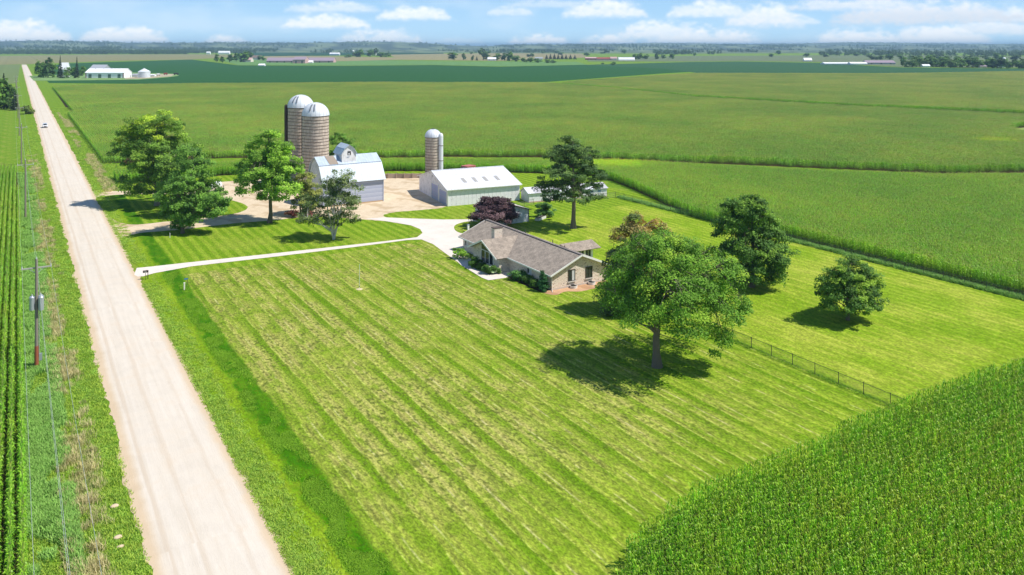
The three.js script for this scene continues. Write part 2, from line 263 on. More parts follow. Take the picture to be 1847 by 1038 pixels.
// ---------- hills on the skyline ----------
function hillMesh(name, d0, d1, top, c, seed) {               // a ridge between two distances; top(u) gives its crest in photo px above the eye line
  const pos = [], col = [], idx = [], N = 220, K = 7;
  for (let i = 0; i <= N; i++) for (let k = 0; k <= K; k++) {
    const u = mix(-500, 2350, i / N), t = k / K, d = mix(d0, d1, t), l = (u - U0) / FL * d;
    const crest = EYE + top(u) * d1 / FL, n = fbm(u * .02 + seed, t * 3, 3);
    const y = k === 0 ? -.5 : crest * Math.pow(t, .8) * (1 + (n - .5) * .35 * (1 - t));
    pos.push(FX * d + RX * l, y, FZ * d + RZ * l); const w = fbm(u * .05 + 9 * seed, t * 6, 3), cc = mix3(c, [.16, .21, .09], sst(.5, .56, w) * .85); col.push(...cc);
    if (i && k) { const n2 = K + 1, q = i * n2 + k; idx.push(q - n2 - 1, q - 1, q - n2, q - n2, q - 1, q); }
  }
  const g = new THREE.BufferGeometry(); g.setAttribute('position', new THREE.Float32BufferAttribute(pos, 3)); g.setAttribute('color', new THREE.Float32BufferAttribute(col, 3)); g.setIndex(idx); g.computeVertexNormals();
  struct(name, g, new THREE.MeshStandardMaterial({ vertexColors: true, roughness: 1, side: THREE.DoubleSide }));
  return (u, t) => { const d = mix(d0, d1, t), l = (u - U0) / FL * d; return [FX * d + RX * l, (EYE + top(u) * d1 / FL) * Math.pow(t, .8), FZ * d + RZ * l]; };
}
const bump = (u, c, w) => Math.exp(-(((u - c) / w) ** 2));
const ridgeA = hillMesh('hills', 5200, 7600, (u) => -1.5 + 3 * fbm(u * .006, 1, 3) + 8 * bump(u, 60, 170) + 4 * bump(u, 420, 200) + 5 * bump(u, 700, 130) + 2 * bump(u, 1000, 150) - 3 * bump(u, 860, 60), [.03, .055, .03], 1);
const ridgeB = hillMesh('hills', 8200, 10500, (u) => -2 + 2.5 * fbm(u * .008 + 4, 2, 3) + 5 * bump(u, 1180, 180) + 3 * bump(u, 1500, 120) + 4.5 * bump(u, 1640, 160) + 2 * bump(u, 1850, 120), [.03, .055, .03], 2);
const ridgeC = hillMesh('hills', 3800, 4800, (u) => -9.5 + 2 * fbm(u * .009 + 8, 2, 3) + 4.5 * bump(u, 100, 260), [.05, .085, .035], 3);
// ---------- corn ----------
const cornMat = new THREE.MeshPhysicalMaterial({ vertexColors: true, roughness: .42, transmission: .42, thickness: 0, side: THREE.DoubleSide, specularIntensity: .4 });
function cornPlant(mb, x, z, R, hgt, leaves, segs, wide, reach) {
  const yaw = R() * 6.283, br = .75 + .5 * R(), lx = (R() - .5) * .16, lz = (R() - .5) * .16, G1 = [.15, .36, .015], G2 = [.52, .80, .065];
  const st = [.2, .3, .08], w = .018;
  const a = mb.v(x - w, 0, z, st), b = mb.v(x + w, 0, z, st), c = mb.v(x + lx, hgt, z + lz, st); mb.tri(a, b, c);
  for (let k = 0; k < leaves; k++) {
    const t = (k + .6 + R() * .5) / (leaves + .6), y0 = hgt * (.12 + .82 * t), an = yaw + (k % 2) * Math.PI + (R() - .5) * 1.3, dx = Math.cos(an), dz = Math.sin(an);
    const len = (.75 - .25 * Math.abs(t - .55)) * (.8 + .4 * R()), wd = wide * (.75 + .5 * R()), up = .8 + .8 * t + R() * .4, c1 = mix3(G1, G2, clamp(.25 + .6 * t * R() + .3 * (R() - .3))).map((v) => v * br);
    const bx = x + lx * t, bz = z + lz * t; let pa = null, pb = null;
    for (let s = 0; s <= segs; s++) {
      const q = s / segs, r = len * q * reach, yy = y0 + len * (up * q - (1.15 + .5 * R() * q) * q * q) * .8, ww = wd * (s === 0 ? .55 : s === segs ? .04 : 1 - .35 * q) * .5, tw = (R() - .5) * .06;
      const A = mb.v(bx + dx * r - dz * ww, yy + tw, bz + dz * r + dx * ww, c1), B = mb.v(bx + dx * r + dz * ww, yy - tw, bz + dz * r - dx * ww, c1);
      if (pa !== null) mb.quad(pa, pb, B, A); pa = A; pb = B;
    }
  }
  const T = [.70, .66, .25], ty = hgt + .02;                  // tassel
  for (let k = 0; k < 4; k++) { const an = R() * 6.283, sp = k ? .16 : .02, h = k ? .22 : .38, p = mb.v(x + lx - wide * .1, ty, z + lz, T), q = mb.v(x + lx + wide * .1, ty, z + lz + .02, T), e = mb.v(x + lx + Math.cos(an) * sp, ty + h, z + lz + Math.sin(an) * sp, T); mb.tri(p, q, e); }
}
const cornSeg = [], cornWide = [], cornPatch = [];
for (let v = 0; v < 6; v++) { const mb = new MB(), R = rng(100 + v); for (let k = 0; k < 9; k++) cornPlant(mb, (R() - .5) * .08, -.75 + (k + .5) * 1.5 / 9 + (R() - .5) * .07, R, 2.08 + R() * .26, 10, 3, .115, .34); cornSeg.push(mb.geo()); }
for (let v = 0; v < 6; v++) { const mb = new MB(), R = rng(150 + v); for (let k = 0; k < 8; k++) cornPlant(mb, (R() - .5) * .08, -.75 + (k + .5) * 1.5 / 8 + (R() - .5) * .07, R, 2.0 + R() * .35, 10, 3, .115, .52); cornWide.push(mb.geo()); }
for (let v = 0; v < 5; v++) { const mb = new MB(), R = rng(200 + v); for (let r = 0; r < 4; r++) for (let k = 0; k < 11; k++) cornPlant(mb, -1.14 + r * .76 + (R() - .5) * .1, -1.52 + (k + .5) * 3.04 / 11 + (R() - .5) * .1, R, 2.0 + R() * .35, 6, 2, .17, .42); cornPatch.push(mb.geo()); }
const YEL = [];                                               // thin yellow spots in the crop: x, z, radius
for (const [u, v, r] of [[1115, 303, 14], [1150, 300, 11], [1090, 308, 9], [1800, 262, 9]]) YEL.push([...G(u, v), r]);
function corn(name, label, poly, opt = {}) {
  const { along = 'z', patch = false, tone = [1, 1, 1], cut = [] } = opt, W = patch ? 3.04 : .76, Ls = patch ? 3.04 : 1.5, geos = patch ? cornPatch : opt.narrow ? cornSeg : cornWide, lists = geos.map(() => []);
  const xs = poly.map((p) => p[0]), zs = poly.map((p) => p[1]), x0 = Math.min(...xs), x1 = Math.max(...xs), z0 = Math.min(...zs), z1 = Math.max(...zs), R = rng(name.length * 77 + (opt.seed ?? 1)), o = new THREE.Object3D();
  const aw = along === 'z' ? [x0, x1, z0, z1] : [z0, z1, x0, x1];
  for (let a = aw[0] + W / 2; a < aw[1]; a += W) for (let b = aw[2] + Ls / 2 - R() * Ls; b < aw[3]; b += Ls) {
    const x = along === 'z' ? a : b, z = along === 'z' ? b : a;
    if (!inside(x, z, poly) || cut.some((c) => inside(x, z, c))) continue;
    if (patch) { const d = depthOf(x, z), l = x * RX + z * RZ; if (Math.abs(l) > d * .74 + 25) continue; }   // far beyond the view on either side
    o.position.set(x + (R() - .5) * .02, 0, z); o.rotation.y = (along === 'z' ? 0 : Math.PI / 2) + (R() < .5 ? Math.PI : 0) + (R() - .5) * .015;
    const n = fbm(x * .035 + 3, z * .035 + 8, 4), m = fbm(x * .3, z * .3, 2), hs = .94 + .12 * n + .06 * (m - .5) + (R() - .5) * .04; o.scale.set(1, hs, 1); o.updateMatrix();
    let c = mix3([.8, .9, .8], [1.12, 1.06, 1.0], clamp(.5 + 1.8 * (n - .5) + .8 * (m - .5)));
    for (const [yx, yz, yr] of YEL) { const q = sst(1, .35, Math.hypot(x - yx, z - yz) / yr + (m - .5) * .8); if (q > 0) c = mix3(c, [1.55, 1.4, .8], q * .7); }
    c = c.map((v, k) => v * tone[k] * (.92 + .16 * R())); lists[Math.floor(R() * geos.length)].push([o.matrix.clone(), c]);
  }
  const grp = new THREE.Group(); grp.name = numbered(name); tag(grp, label, 'corn', null, 'stuff'); scene.add(grp); let n = 0;
  lists.forEach((l, k) => { if (!l.length) return; const im = shade(new THREE.InstancedMesh(geos[k], cornMat, l.length)), col = new THREE.Color(); im.name = 'corn_row'; im.userData.kind = 'stuff'; l.forEach(([m, c], q) => { im.setMatrixAt(q, m); im.setColorAt(q, col.setRGB(...c)); }); grp.add(im); n += l.length; });
  return n;
}
const soil = (poly) => struct('field_soil', sheetGeo(poly, .012, 5), soilMat);
{
  let n = 0;
  const A = outline([[31, -36], [32.6, -40.5], [37, -43.2], [44, -44.6], [70, -45.4], [100, -44.8], [128, -44.5], [128, -14], [60, -14], [30, -22]], false, .12, 2); soil(A);
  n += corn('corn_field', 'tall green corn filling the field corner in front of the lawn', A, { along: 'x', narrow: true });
  const B = [[.5, -40], [.6, -150], [.2, -262], [-16, -262], [-16, -40]]; soil(B);
  n += corn('corn_field', 'corn rows beside the utility poles across the road', B, { seed: 2 });
  // the strip behind the farmstead and along the back fence
  const near = PX([[209, 331], [240, 330], [300, 328], [345, 322], [400, 317], [470, 313], [560, 310], [640, 309.5], [700, 309], [800, 309], [900, 311], [1000, 314], [1075, 318], [1108, 328], [1140, 341], [1185, 362], [1240, 389], [1290, 402]]);
  const edge = [[119.6, -98], [119.8, -60], [119.5, -20], [330, -20]];
  const laneN = PX([[1847, 311], [1700, 311.5], [1500, 305.5], [1300, 296], [1180, 289], [1100, 286], [1000, 287], [900, 285], [800, 283.5], [690, 284.5], [560, 288], [400, 291], [300, 296], [203, 306]], 2.3);
  const Cc = [...near, ...edge, [330, -70], ...laneN]; soil(outline(Cc, false, 0, 6));
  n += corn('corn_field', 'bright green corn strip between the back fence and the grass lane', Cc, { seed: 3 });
  // the large field beyond the lane
  const laneF = PX([[185, 282], [300, 275], [400, 272], [560, 271], [690, 271.5], [800, 270], [1000, 271], [1100, 275], [1300, 282], [1500, 290], [1700, 298], [1847, 297]], 2.3);
  const far = PX([[2300, 300], [2300, 208], [1847, 204], [1700, 197.5], [1550, 191], [1400, 182.5], [1250, 173.5], [1130, 160], [1010, 150], [985, 148.5], [700, 147.5], [330, 150], [95, 154]], 2.3);
  const D = [...laneF, ...far]; soil(outline(D, false, 0, 12));
  const notch = PX([[1822, 237], [1834, 232], [1860, 229], [2300, 226], [2300, 250], [1847, 246]]);
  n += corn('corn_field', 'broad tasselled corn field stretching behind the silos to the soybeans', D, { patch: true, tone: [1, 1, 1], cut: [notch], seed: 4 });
  const Eo = [...PX([[1012, 148.5], [1130, 158], [1250, 170.5], [1400, 178.5], [1550, 187], [1700, 192.5], [1847, 198.5], [2300, 203], [2300, 131], [1847, 128], [1600, 132], [1260, 131.5], [1190, 135], [1040, 145]], 2.3)]; soil(outline(Eo, false, 0, 15));
  n += corn('corn_field', 'far corn field beyond the narrow dark lane', Eo, { patch: true, tone: [1, 1, 1], seed: 5 });
  console.log('corn copies', n);
}
// ---------- trees ----------
const leafMat = new THREE.MeshPhysicalMaterial({ vertexColors: true, roughness: .7, transmission: .38, thickness: 0, side: THREE.DoubleSide, specularIntensity: .3 });
const barkTex = tex(128, 256, (x, y) => { const n = pfbm(x / 8, y / 32, 16, 3), s = .55 + .7 * n + (hash2(x, y) - .5) * .15; return [120 * s, 106 * s, 88 * s]; });
const barkMat = new THREE.MeshStandardMaterial({ vertexColors: true, roughness: 1 });
const GREEN = [[.085, .17, .022], [.13, .24, .035], [.05, .115, .018]], LIME = [[.14, .25, .025], [.20, .32, .035], [.09, .17, .02]], DEEP = [[.055, .12, .016], [.09, .17, .022], [.035, .08, .012]];
function leafTo(mb, R, x, y, z, L, nx, ny, nz, c) {           // one leaf: a folded rhombus
  const n = new THREE.Vector3(nx + (R() - .5) * 1.5, ny + (R() - .5) * 1.5, nz + (R() - .5) * 1.5).normalize(), a = new THREE.Vector3(R() - .5, R() - .5, R() - .5).cross(n).normalize(), b = new THREE.Vector3().crossVectors(n, a), w = L * .36, f = L * .1;
  const p = mb.v(x - a.x * L * .5, y - a.y * L * .5, z - a.z * L * .5, c), q = mb.v(x + b.x * w - n.x * f, y + b.y * w - n.y * f, z + b.z * w - n.z * f, c), r = mb.v(x + a.x * L * .5, y + a.y * L * .5, z + a.z * L * .5, c), s = mb.v(x - b.x * w - n.x * f, y - b.y * w - n.y * f, z - b.z * w - n.z * f, c);
  mb.tri(p, q, r); mb.tri(p, r, s);
}
// lobes: [x, y, z, rx, ry, rz]; returns [trunk geometry, crown geometry]
function growTree(o) {
  const R = rng(o.seed), lobes = o.lobes, mbT = new MB(), mbC = new MB(), cs = [], cr = o.cr ?? .9;
  const area = lobes.map((l) => Math.pow(l[3] * l[4] * l[5], 2 / 3)), tot = area.reduce((a, b) => a + b);
  lobes.forEach((l, li) => {
    const n = Math.max(3, Math.round(o.clusters * area[li] / tot));
    for (let k = 0; k < n; k++) {
      const d = new THREE.Vector3(R() - .5, R() - .5, R() - .5); if (d.length() > .5 || d.length() < .05) { k--; continue; } d.normalize();
      if (d.y < -.35 && R() < .55) d.y *= -1;
      const rr = .42 + .58 * Math.pow(R(), .55) + (R() < .1 ? .1 : 0);
      cs.push({ p: [l[0] + d.x * l[3] * rr, l[1] + d.y * l[4] * rr, l[2] + d.z * l[5] * rr], d, li, r: cr * (.55 + .75 * R() * R() + .3 * R()), top: rr });
    }
  });
  const cx = lobes.reduce((a, l, i) => a + l[0] * area[i], 0) / tot, cz = lobes.reduce((a, l, i) => a + l[2] * area[i], 0) / tot, yTop = Math.max(...lobes.map((l) => l[1] + l[4] * .5)), yLow = Math.min(...lobes.map((l) => l[1] - l[4] * .6));
  const bark = o.bark ?? [.14, .115, .085], tr = o.tr, fork = o.fork ?? Math.max(1.2, yLow);
  const trunkAt = (y) => { const t = clamp(y / yTop); return [cx * t * t * (o.lean ?? .7), y, cz * t * t * (o.lean ?? .7), tr * Math.pow(1 - .92 * t, .8) + .03]; };
  const stems = o.stems ?? [[0, 0]];
  for (const [sx, sz] of stems) {
    const pts = []; for (let k = 0; k <= 9; k++) { const y = yTop * k / 9, q = trunkAt(y), w = (R() - .5) * tr * .7, sp = Math.min(1, k / 5); pts.push([q[0] + sx * sp + w, y - (k ? 0 : .15), q[2] + sz * sp + w * .6, (k ? q[3] : q[3] * 1.5) / Math.sqrt(stems.length)]); }
    tube(mbT, pts, 9, bark);
  }
  // limbs reach for some of the clusters, twigs lead to the others
  const nodes = []; for (let y = fork; y < yTop; y += .8) nodes.push(trunkAt(y));
  const order = cs.map((c, i) => i).sort(() => R() - .5), limbs = order.slice(0, o.limbs ?? 16);
  for (const i of limbs) {
    const c = cs[i].p, r0 = Math.hypot(c[0] - cx, c[2] - cz), y0 = clamp(c[1] - r0 * (o.rise ?? .75) - .5, fork, yTop * .9), s = trunkAt(y0), pts = [];
    for (let k = 0; k <= 5; k++) { const t = k / 5, w = k && k < 5 ? .25 : 0, x = mix(s[0], c[0], t) + (R() - .5) * w, y = mix(s[1], c[1], Math.pow(t, .8)) + (R() - .5) * w, z = mix(s[2], c[2], t) + (R() - .5) * w, rr = mix(Math.max(.05, s[3] * .55), .03, Math.pow(t, .7)); pts.push([x, y, z, rr]); nodes.push([x, y, z, rr]); }
    tube(mbT, pts, 5, bark);
  }
  for (const c of cs) {
    let best = null, bd = 1e9; for (const n of nodes) { const e = (n[0] - c.p[0]) ** 2 + (n[1] - c.p[1]) ** 2 + (n[2] - c.p[2]) ** 2 + (n[1] > c.p[1] ? 2 : 0); if (e < bd) { bd = e; best = n; } }
    if (bd > .04) tube(mbT, [[best[0], best[1], best[2], Math.min(.05, best[3])], [mix(best[0], c.p[0], .5), mix(best[1], c.p[1], .5) + .1, mix(best[2], c.p[2], .5), .025], [c.p[0], c.p[1], c.p[2], .012]], 3, bark);
  }
  const per = Math.round(o.leaves * (o.fine ?? 1) / cs.length), fl = o.flat ?? .62, droop = o.droop ?? 0, pal = o.pal ?? GREEN, tip = o.tip;
  for (const c of cs) {
    const base = mix3(pal[0], R() < .5 ? pal[1] : pal[2], R()), brown = tip ? tip(c.p, R) : null, cc = brown ?? base;
    for (let k = 0; k < per; k++) {
      const a = R() * 6.283, q = Math.sqrt(R()) * c.r, h = (R() + R() - 1) * c.r * fl, dy = droop * q * q / c.r * .9 + (droop && R() < .25 ? R() * droop * c.r : 0);
      const s = (.7 + .6 * R()) * 2.1, col = [cc[0] * s, cc[1] * s, cc[2] * s];
      leafTo(mbC, R, c.p[0] + Math.cos(a) * q, c.p[1] + h - dy, c.p[2] + Math.sin(a) * q, o.leaf * (o.fine ? .82 : 1) * (.55 + .95 * R()), c.d.x * .7, .75 + c.d.y * .5, c.d.z * .7, col);
    }
  }
  return [mbT.geo(true), mbC.geo()];
}
// a tree placed by photo pixels; lobes [u, v, ru, rv, depth offset m, rz factor]
function treeAt(o) {
  const [x, z] = G(...o.at), d = depthOf(x, z), s = FL / d, lobes = o.px.map(([u, v, ru, rv, dd = 0, kz = 1]) => { const sc = FL / (d + dd), l = (u - U0) / sc - (o.at[0] - U0) / s, yy = EYE - (v - V0) / sc; return [RX * l + FX * dd, yy, RZ * l + FZ * dd, ru / sc, rv / sc, ru / sc * kz]; });
  const t = thing(o.name, o.label, o.category ?? 'tree', [x, 0, z], 0, o.group), [tg, cg] = growTree({ fine: 1.4, ...o, lobes });
  part('trunk', tg, barkMat, t); part('crown', cg, leafMat, t); return t;
}
treeAt({ name: 'locust_tree', label: 'big spreading locust tree with drooping right limb on the front lawn', at: [1183, 662], seed: 11, tr: .42, leaves: 46000, leaf: .27, clusters: 430, cr: 1.15, limbs: 26, droop: .5, flat: .45, fork: 3.6, bark: [.16, .13, .1], tip: (p, R) => R() < .15 ? [.17, .26, .022] : null, pal: [[.09, .185, .016], [.14, .25, .022], [.055, .125, .012]],
  px: [[1185, 470, 75, 52], [1255, 490, 75, 52], [1130, 510, 48, 44, 1], [1215, 530, 85, 45, -3], [1310, 510, 42, 45], [1300, 565, 38, 36, -1], [1160, 560, 55, 30, -2.5], [1200, 450, 60, 35, 3], [1240, 520, 70, 40, 5], [1120, 540, 34, 40, 2.5], [1288, 612, 24, 26, -2], [1235, 580, 40, 22, -4], [1335, 560, 18, 26]] });
treeAt({ name: 'chestnut_tree', label: 'tall tree with bronze-tinged crown standing behind the locust', at: [1140, 563], seed: 12, tr: .3, leaves: 24000, leaf: .3, clusters: 240, cr: .9, limbs: 18, droop: .7, flat: .4, fork: .6, rise: .2, pal: [[.07, .11, .03], [.11, .14, .04], [.05, .085, .025]], tip: (p, R) => R() < sst(7.5, 11, p[1]) * .85 ? [.21 + .07 * R(), .17 + .05 * R(), .06] : R() < .1 ? [.22, .16, .06] : null,
  px: [[1150, 405, 26, 26], [1180, 412, 22, 22, 1], [1140, 440, 44, 40], [1130, 485, 46, 42], [1125, 530, 46, 34], [1165, 500, 44, 50, 2], [1160, 545, 48, 26], [1112, 545, 28, 22, -1]] });
treeAt({ name: 'maple_tree', label: 'dark dense maple tree by the back cornfield fence', at: [1358, 518], seed: 13, tr: .3, leaves: 28000, leaf: .34, clusters: 300, cr: .95, limbs: 16, pal: DEEP, tip: (p, R) => R() < .22 ? [.13, .22, .025] : null,
  px: [[1335, 385, 34, 32], [1362, 375, 22, 26, -1], [1325, 420, 38, 38], [1375, 415, 38, 42, 1], [1360, 455, 55, 40], [1395, 470, 38, 30, -1], [1320, 460, 26, 30, 2], [1365, 490, 50, 18]] });
treeAt({ name: 'maple_tree', label: 'small round-crowned maple alone on the back lawn', at: [1530, 578], seed: 14, tr: .17, leaves: 22000, leaf: .27, clusters: 260, cr: .75, limbs: 14, fork: .7, pal: [[.06, .13, .018], [.11, .19, .025], [.04, .09, .014]], tip: (p, R) => R() < .25 ? [.16, .25, .025] : null,
  px: [[1535, 490, 36, 28], [1510, 510, 34, 30, -1], [1560, 510, 30, 30, .5], [1530, 530, 54, 32], [1498, 540, 28, 20], [1568, 545, 26, 22, -.6], [1532, 525, 44, 36, 2], [1528, 545, 40, 20, -1.5]] });
treeAt({ name: 'pine_tree', label: 'tall bare-trunked tree with flat layered branches behind the house', at: [1034, 412], seed: 15, tr: .42, leaves: 26000, leaf: .34, clusters: 260, cr: 1.0, flat: .5, limbs: 24, rise: .3, fork: 4.5, bark: [.17, .14, .11], pal: [[.065, .115, .028], [.105, .165, .036], [.035, .07, .022]],
  px: [[1030, 266, 30, 20], [1012, 285, 30, 24], [1050, 282, 32, 24, 1], [1035, 306, 44, 22], [1068, 312, 26, 16], [1004, 315, 32, 16, -2], [1003, 342, 34, 14], [1060, 340, 34, 14], [990, 358, 22, 9], [1076, 362, 18, 9], [1035, 335, 40, 22, 2.5], [1030, 295, 40, 26, 3], [1035, 360, 36, 11, -2.5], [1090, 318, 10, 8], [980, 336, 14, 8]] });
treeAt({ name: 'maple_tree', label: 'purple-leaved maple between the house and the garage', at: [893, 409], seed: 16, tr: .25, leaves: 20000, leaf: .34, clusters: 170, cr: .85, limbs: 10, pal: [[.075, .042, .046], [.13, .08, .085], [.04, .022, .028]],
  px: [[893, 370, 30, 17], [873, 382, 22, 18, -1], [912, 382, 20, 19], [890, 392, 38, 14, -1.5], [893, 385, 36, 20, 2], [862, 394, 12, 10], [922, 393, 10, 10]] });
treeAt({ name: 'maple_tree', label: 'leafy green maple with straight trunk beside the gravel drive', at: [487, 402], seed: 17, tr: .36, leaves: 26000, leaf: .4, clusters: 230, cr: 1.15, limbs: 18, fork: 3.5, pal: LIME,
  px: [[488, 252, 26, 22], [470, 280, 32, 26], [508, 280, 32, 28, 1], [450, 305, 26, 22], [485, 312, 50, 28], [522, 312, 26, 26], [460, 335, 34, 20], [505, 340, 38, 18], [485, 290, 36, 34, 3], [480, 330, 40, 24, -3], [435, 318, 14, 14], [487, 355, 26, 10]] });
treeAt({ name: 'ash_tree', label: 'yellowish open-crowned tree in front of the gambrel barn', at: [541, 389], seed: 18, tr: .16, leaves: 7000, leaf: .36, clusters: 90, cr: .8, limbs: 10, fork: 1.5, pal: [[.17, .19, .045], [.22, .23, .06], [.09, .13, .03]],
  px: [[548, 325, 18, 15], [540, 345, 20, 18], [562, 348, 16, 20], [548, 366, 24, 12], [545, 345, 18, 20, 2.5]] });
treeAt({ name: 'birch_tree', label: 'pale multi-stemmed birch tree on the lawn in front of the barn', at: [602, 432], seed: 19, tr: .26, stems: [[-1.4, .3], [1.3, .6], [.4, -1.2]], leaves: 12500, leaf: .31, clusters: 190, cr: .85, limbs: 26, fork: 1.2, lean: .4, bark: [.5, .48, .44], pal: [[.085, .125, .035], [.14, .175, .06], [.05, .08, .02]],
  px: [[612, 325, 26, 20], [590, 345, 26, 22], [630, 345, 22, 20], [560, 365, 22, 18], [610, 370, 44, 24], [560, 392, 26, 16, -1], [640, 375, 14, 18], [625, 395, 28, 16], [585, 395, 30, 14, 1.5], [605, 350, 30, 28, 2.5], [545, 402, 12, 9], [634, 402, 14, 9]] });
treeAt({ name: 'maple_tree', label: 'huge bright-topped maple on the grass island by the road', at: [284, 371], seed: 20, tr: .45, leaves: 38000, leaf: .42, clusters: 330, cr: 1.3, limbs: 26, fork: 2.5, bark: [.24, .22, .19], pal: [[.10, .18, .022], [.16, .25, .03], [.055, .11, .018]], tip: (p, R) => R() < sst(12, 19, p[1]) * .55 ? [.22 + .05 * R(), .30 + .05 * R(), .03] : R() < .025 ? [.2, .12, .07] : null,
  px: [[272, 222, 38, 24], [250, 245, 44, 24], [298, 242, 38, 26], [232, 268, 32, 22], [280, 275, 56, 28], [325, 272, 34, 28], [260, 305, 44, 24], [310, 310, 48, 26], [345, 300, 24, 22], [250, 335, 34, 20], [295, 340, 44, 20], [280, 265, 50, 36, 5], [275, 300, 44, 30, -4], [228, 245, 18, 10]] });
treeAt({ name: 'maple_tree', label: 'shaded maple with visible pale limbs behind the gravel drive entrance', at: [345, 389], seed: 21, tr: .34, leaves: 19000, leaf: .4, clusters: 180, cr: 1.1, limbs: 18, fork: 2, bark: [.3, .28, .25], pal: GREEN,
  px: [[338, 284, 32, 24], [362, 300, 28, 24, 1], [345, 318, 40, 24], [325, 345, 40, 24], [372, 345, 34, 22], [345, 365, 46, 18], [390, 362, 26, 16], [350, 345, 36, 24, 3], [310, 365, 22, 14]] });
treeAt({ name: 'maple_tree', label: 'low bushy maple at the mouth of the gravel drive', at: [328, 421], seed: 22, tr: .26, leaves: 20000, leaf: .36, clusters: 170, cr: 1.0, limbs: 16, fork: .8, pal: GREEN,
  px: [[338, 338, 34, 20], [318, 350, 34, 18, -1], [325, 365, 34, 16], [355, 368, 36, 18], [388, 362, 26, 16], [320, 390, 34, 16], [352, 390, 34, 14], [392, 378, 20, 12], [335, 380, 40, 20, 2.5], [326, 405, 20, 8]] });
treeAt({ name: 'shade_tree', label: 'green tree half hidden behind the twin silos and barn', at: [617, 316], seed: 23, tr: .2, leaves: 7000, leaf: .42, clusters: 80, cr: .9, limbs: 8, pal: GREEN,
  px: [[612, 256, 18, 16], [626, 268, 16, 16], [612, 285, 20, 18], [630, 290, 14, 14]] });
// shrubs
function shrubAt(o) { const t = treeAt({ category: 'shrub', tr: .05, limbs: 5, clusters: 40, cr: .4, fork: .1, leaf: .17, leaves: 3500, ...o }); return t; }
shrubAt({ name: 'shrub', label: 'leafy green shrub under the tall layered tree', at: [984, 391], seed: 31, leaves: 5000, leaf: .25, cr: .6, pal: [[.06, .14, .03], [.1, .2, .05], [.04, .09, .02]], px: [[982, 376, 15, 10], [990, 382, 12, 9], [974, 383, 9, 7]] });
const hd = 'shrubs along the house front';
const c3 = (x, y) => [780 + x / 5.432, 360 + y / 5.432];
shrubAt({ name: 'shrub', label: 'pale green hedge shrub next to the driveway end of the house', at: c3(270, 580), seed: 32, group: hd, pal: LIME, px: [[...c3(230, 520), 9, 8], [...c3(290, 530), 10, 9], [...c3(320, 560), 7, 7]] });
shrubAt({ name: 'shrub', label: 'dark evergreen hedge shrub below the gabled window wall', at: c3(440, 670), seed: 33, group: hd, leaves: 5000, pal: DEEP, px: [[...c3(390, 600), 9, 8], [...c3(440, 635), 10, 8], [...c3(490, 660), 9, 7]] });
shrubAt({ name: 'shrub', label: 'rounded hedge shrub with pale flowers at the walkway bend', at: c3(580, 730), seed: 34, group: hd, leaves: 5000, pal: DEEP, tip: (p, R) => R() < .12 ? [.5, .55, .4] : null, px: [[...c3(530, 680), 9, 7], [...c3(585, 695), 10, 7], [...c3(620, 705), 7, 6]] });
shrubAt({ name: 'shrub', label: 'loose green bush in the inner corner of the house front', at: c3(840, 790), seed: 35, group: hd, pal: [[.06, .15, .03], [.1, .2, .05], [.04, .1, .02]], px: [[...c3(800, 740), 9, 9], [...c3(860, 735), 11, 10], [...c3(890, 765), 8, 7]] });
shrubAt({ name: 'shrub', label: 'clipped low bush between the loose bush and the round ball', at: c3(935, 820), seed: 36, group: hd, leaf: .12, pal: DEEP, px: [[...c3(935, 785), 8.5, 7]] });
shrubAt({ name: 'shrub', label: 'clipped round ball bush beside the cone-shaped arborvitae', at: c3(1000, 860), seed: 37, group: hd, leaf: .12, pal: DEEP, px: [[...c3(1000, 825), 7.5, 6.5]] });
shrubAt({ name: 'arborvitae', label: 'dark cone-shaped arborvitae at the house corner', at: c3(1095, 900), seed: 38, leaf: .13, leaves: 6000, cr: .35, clusters: 60, pal: [[.03, .10, .03], [.05, .14, .04], [.02, .07, .02]], px: [[...c3(1095, 870), 10, 8], [...c3(1092, 825), 9, 10], [...c3(1090, 780), 7, 10], [...c3(1085, 735), 4, 9]] });
shrubAt({ name: 'shrub', label: 'reddish-leaved shrub between the yellowish tree and gravel', at: [527, 392], seed: 39, leaf: .25, cr: .5, leaves: 3000, pal: [[.20, .06, .06], [.28, .09, .09], [.12, .07, .04]], px: [[517, 386, 6, 4], [530, 384.5, 8, 5], [556, 386, 8, 4]] });
shrubAt({ name: 'shrub', label: 'roadside bush with yellow-green leaves near the dark conifers', at: [46, 206], seed: 40, leaf: .8, cr: 1.4, leaves: 900, clusters: 20, pal: [[.12, .15, .03], [.2, .2, .04], [.06, .1, .02]], px: [[44, 198, 10, 6], [52, 202, 7, 4]] });

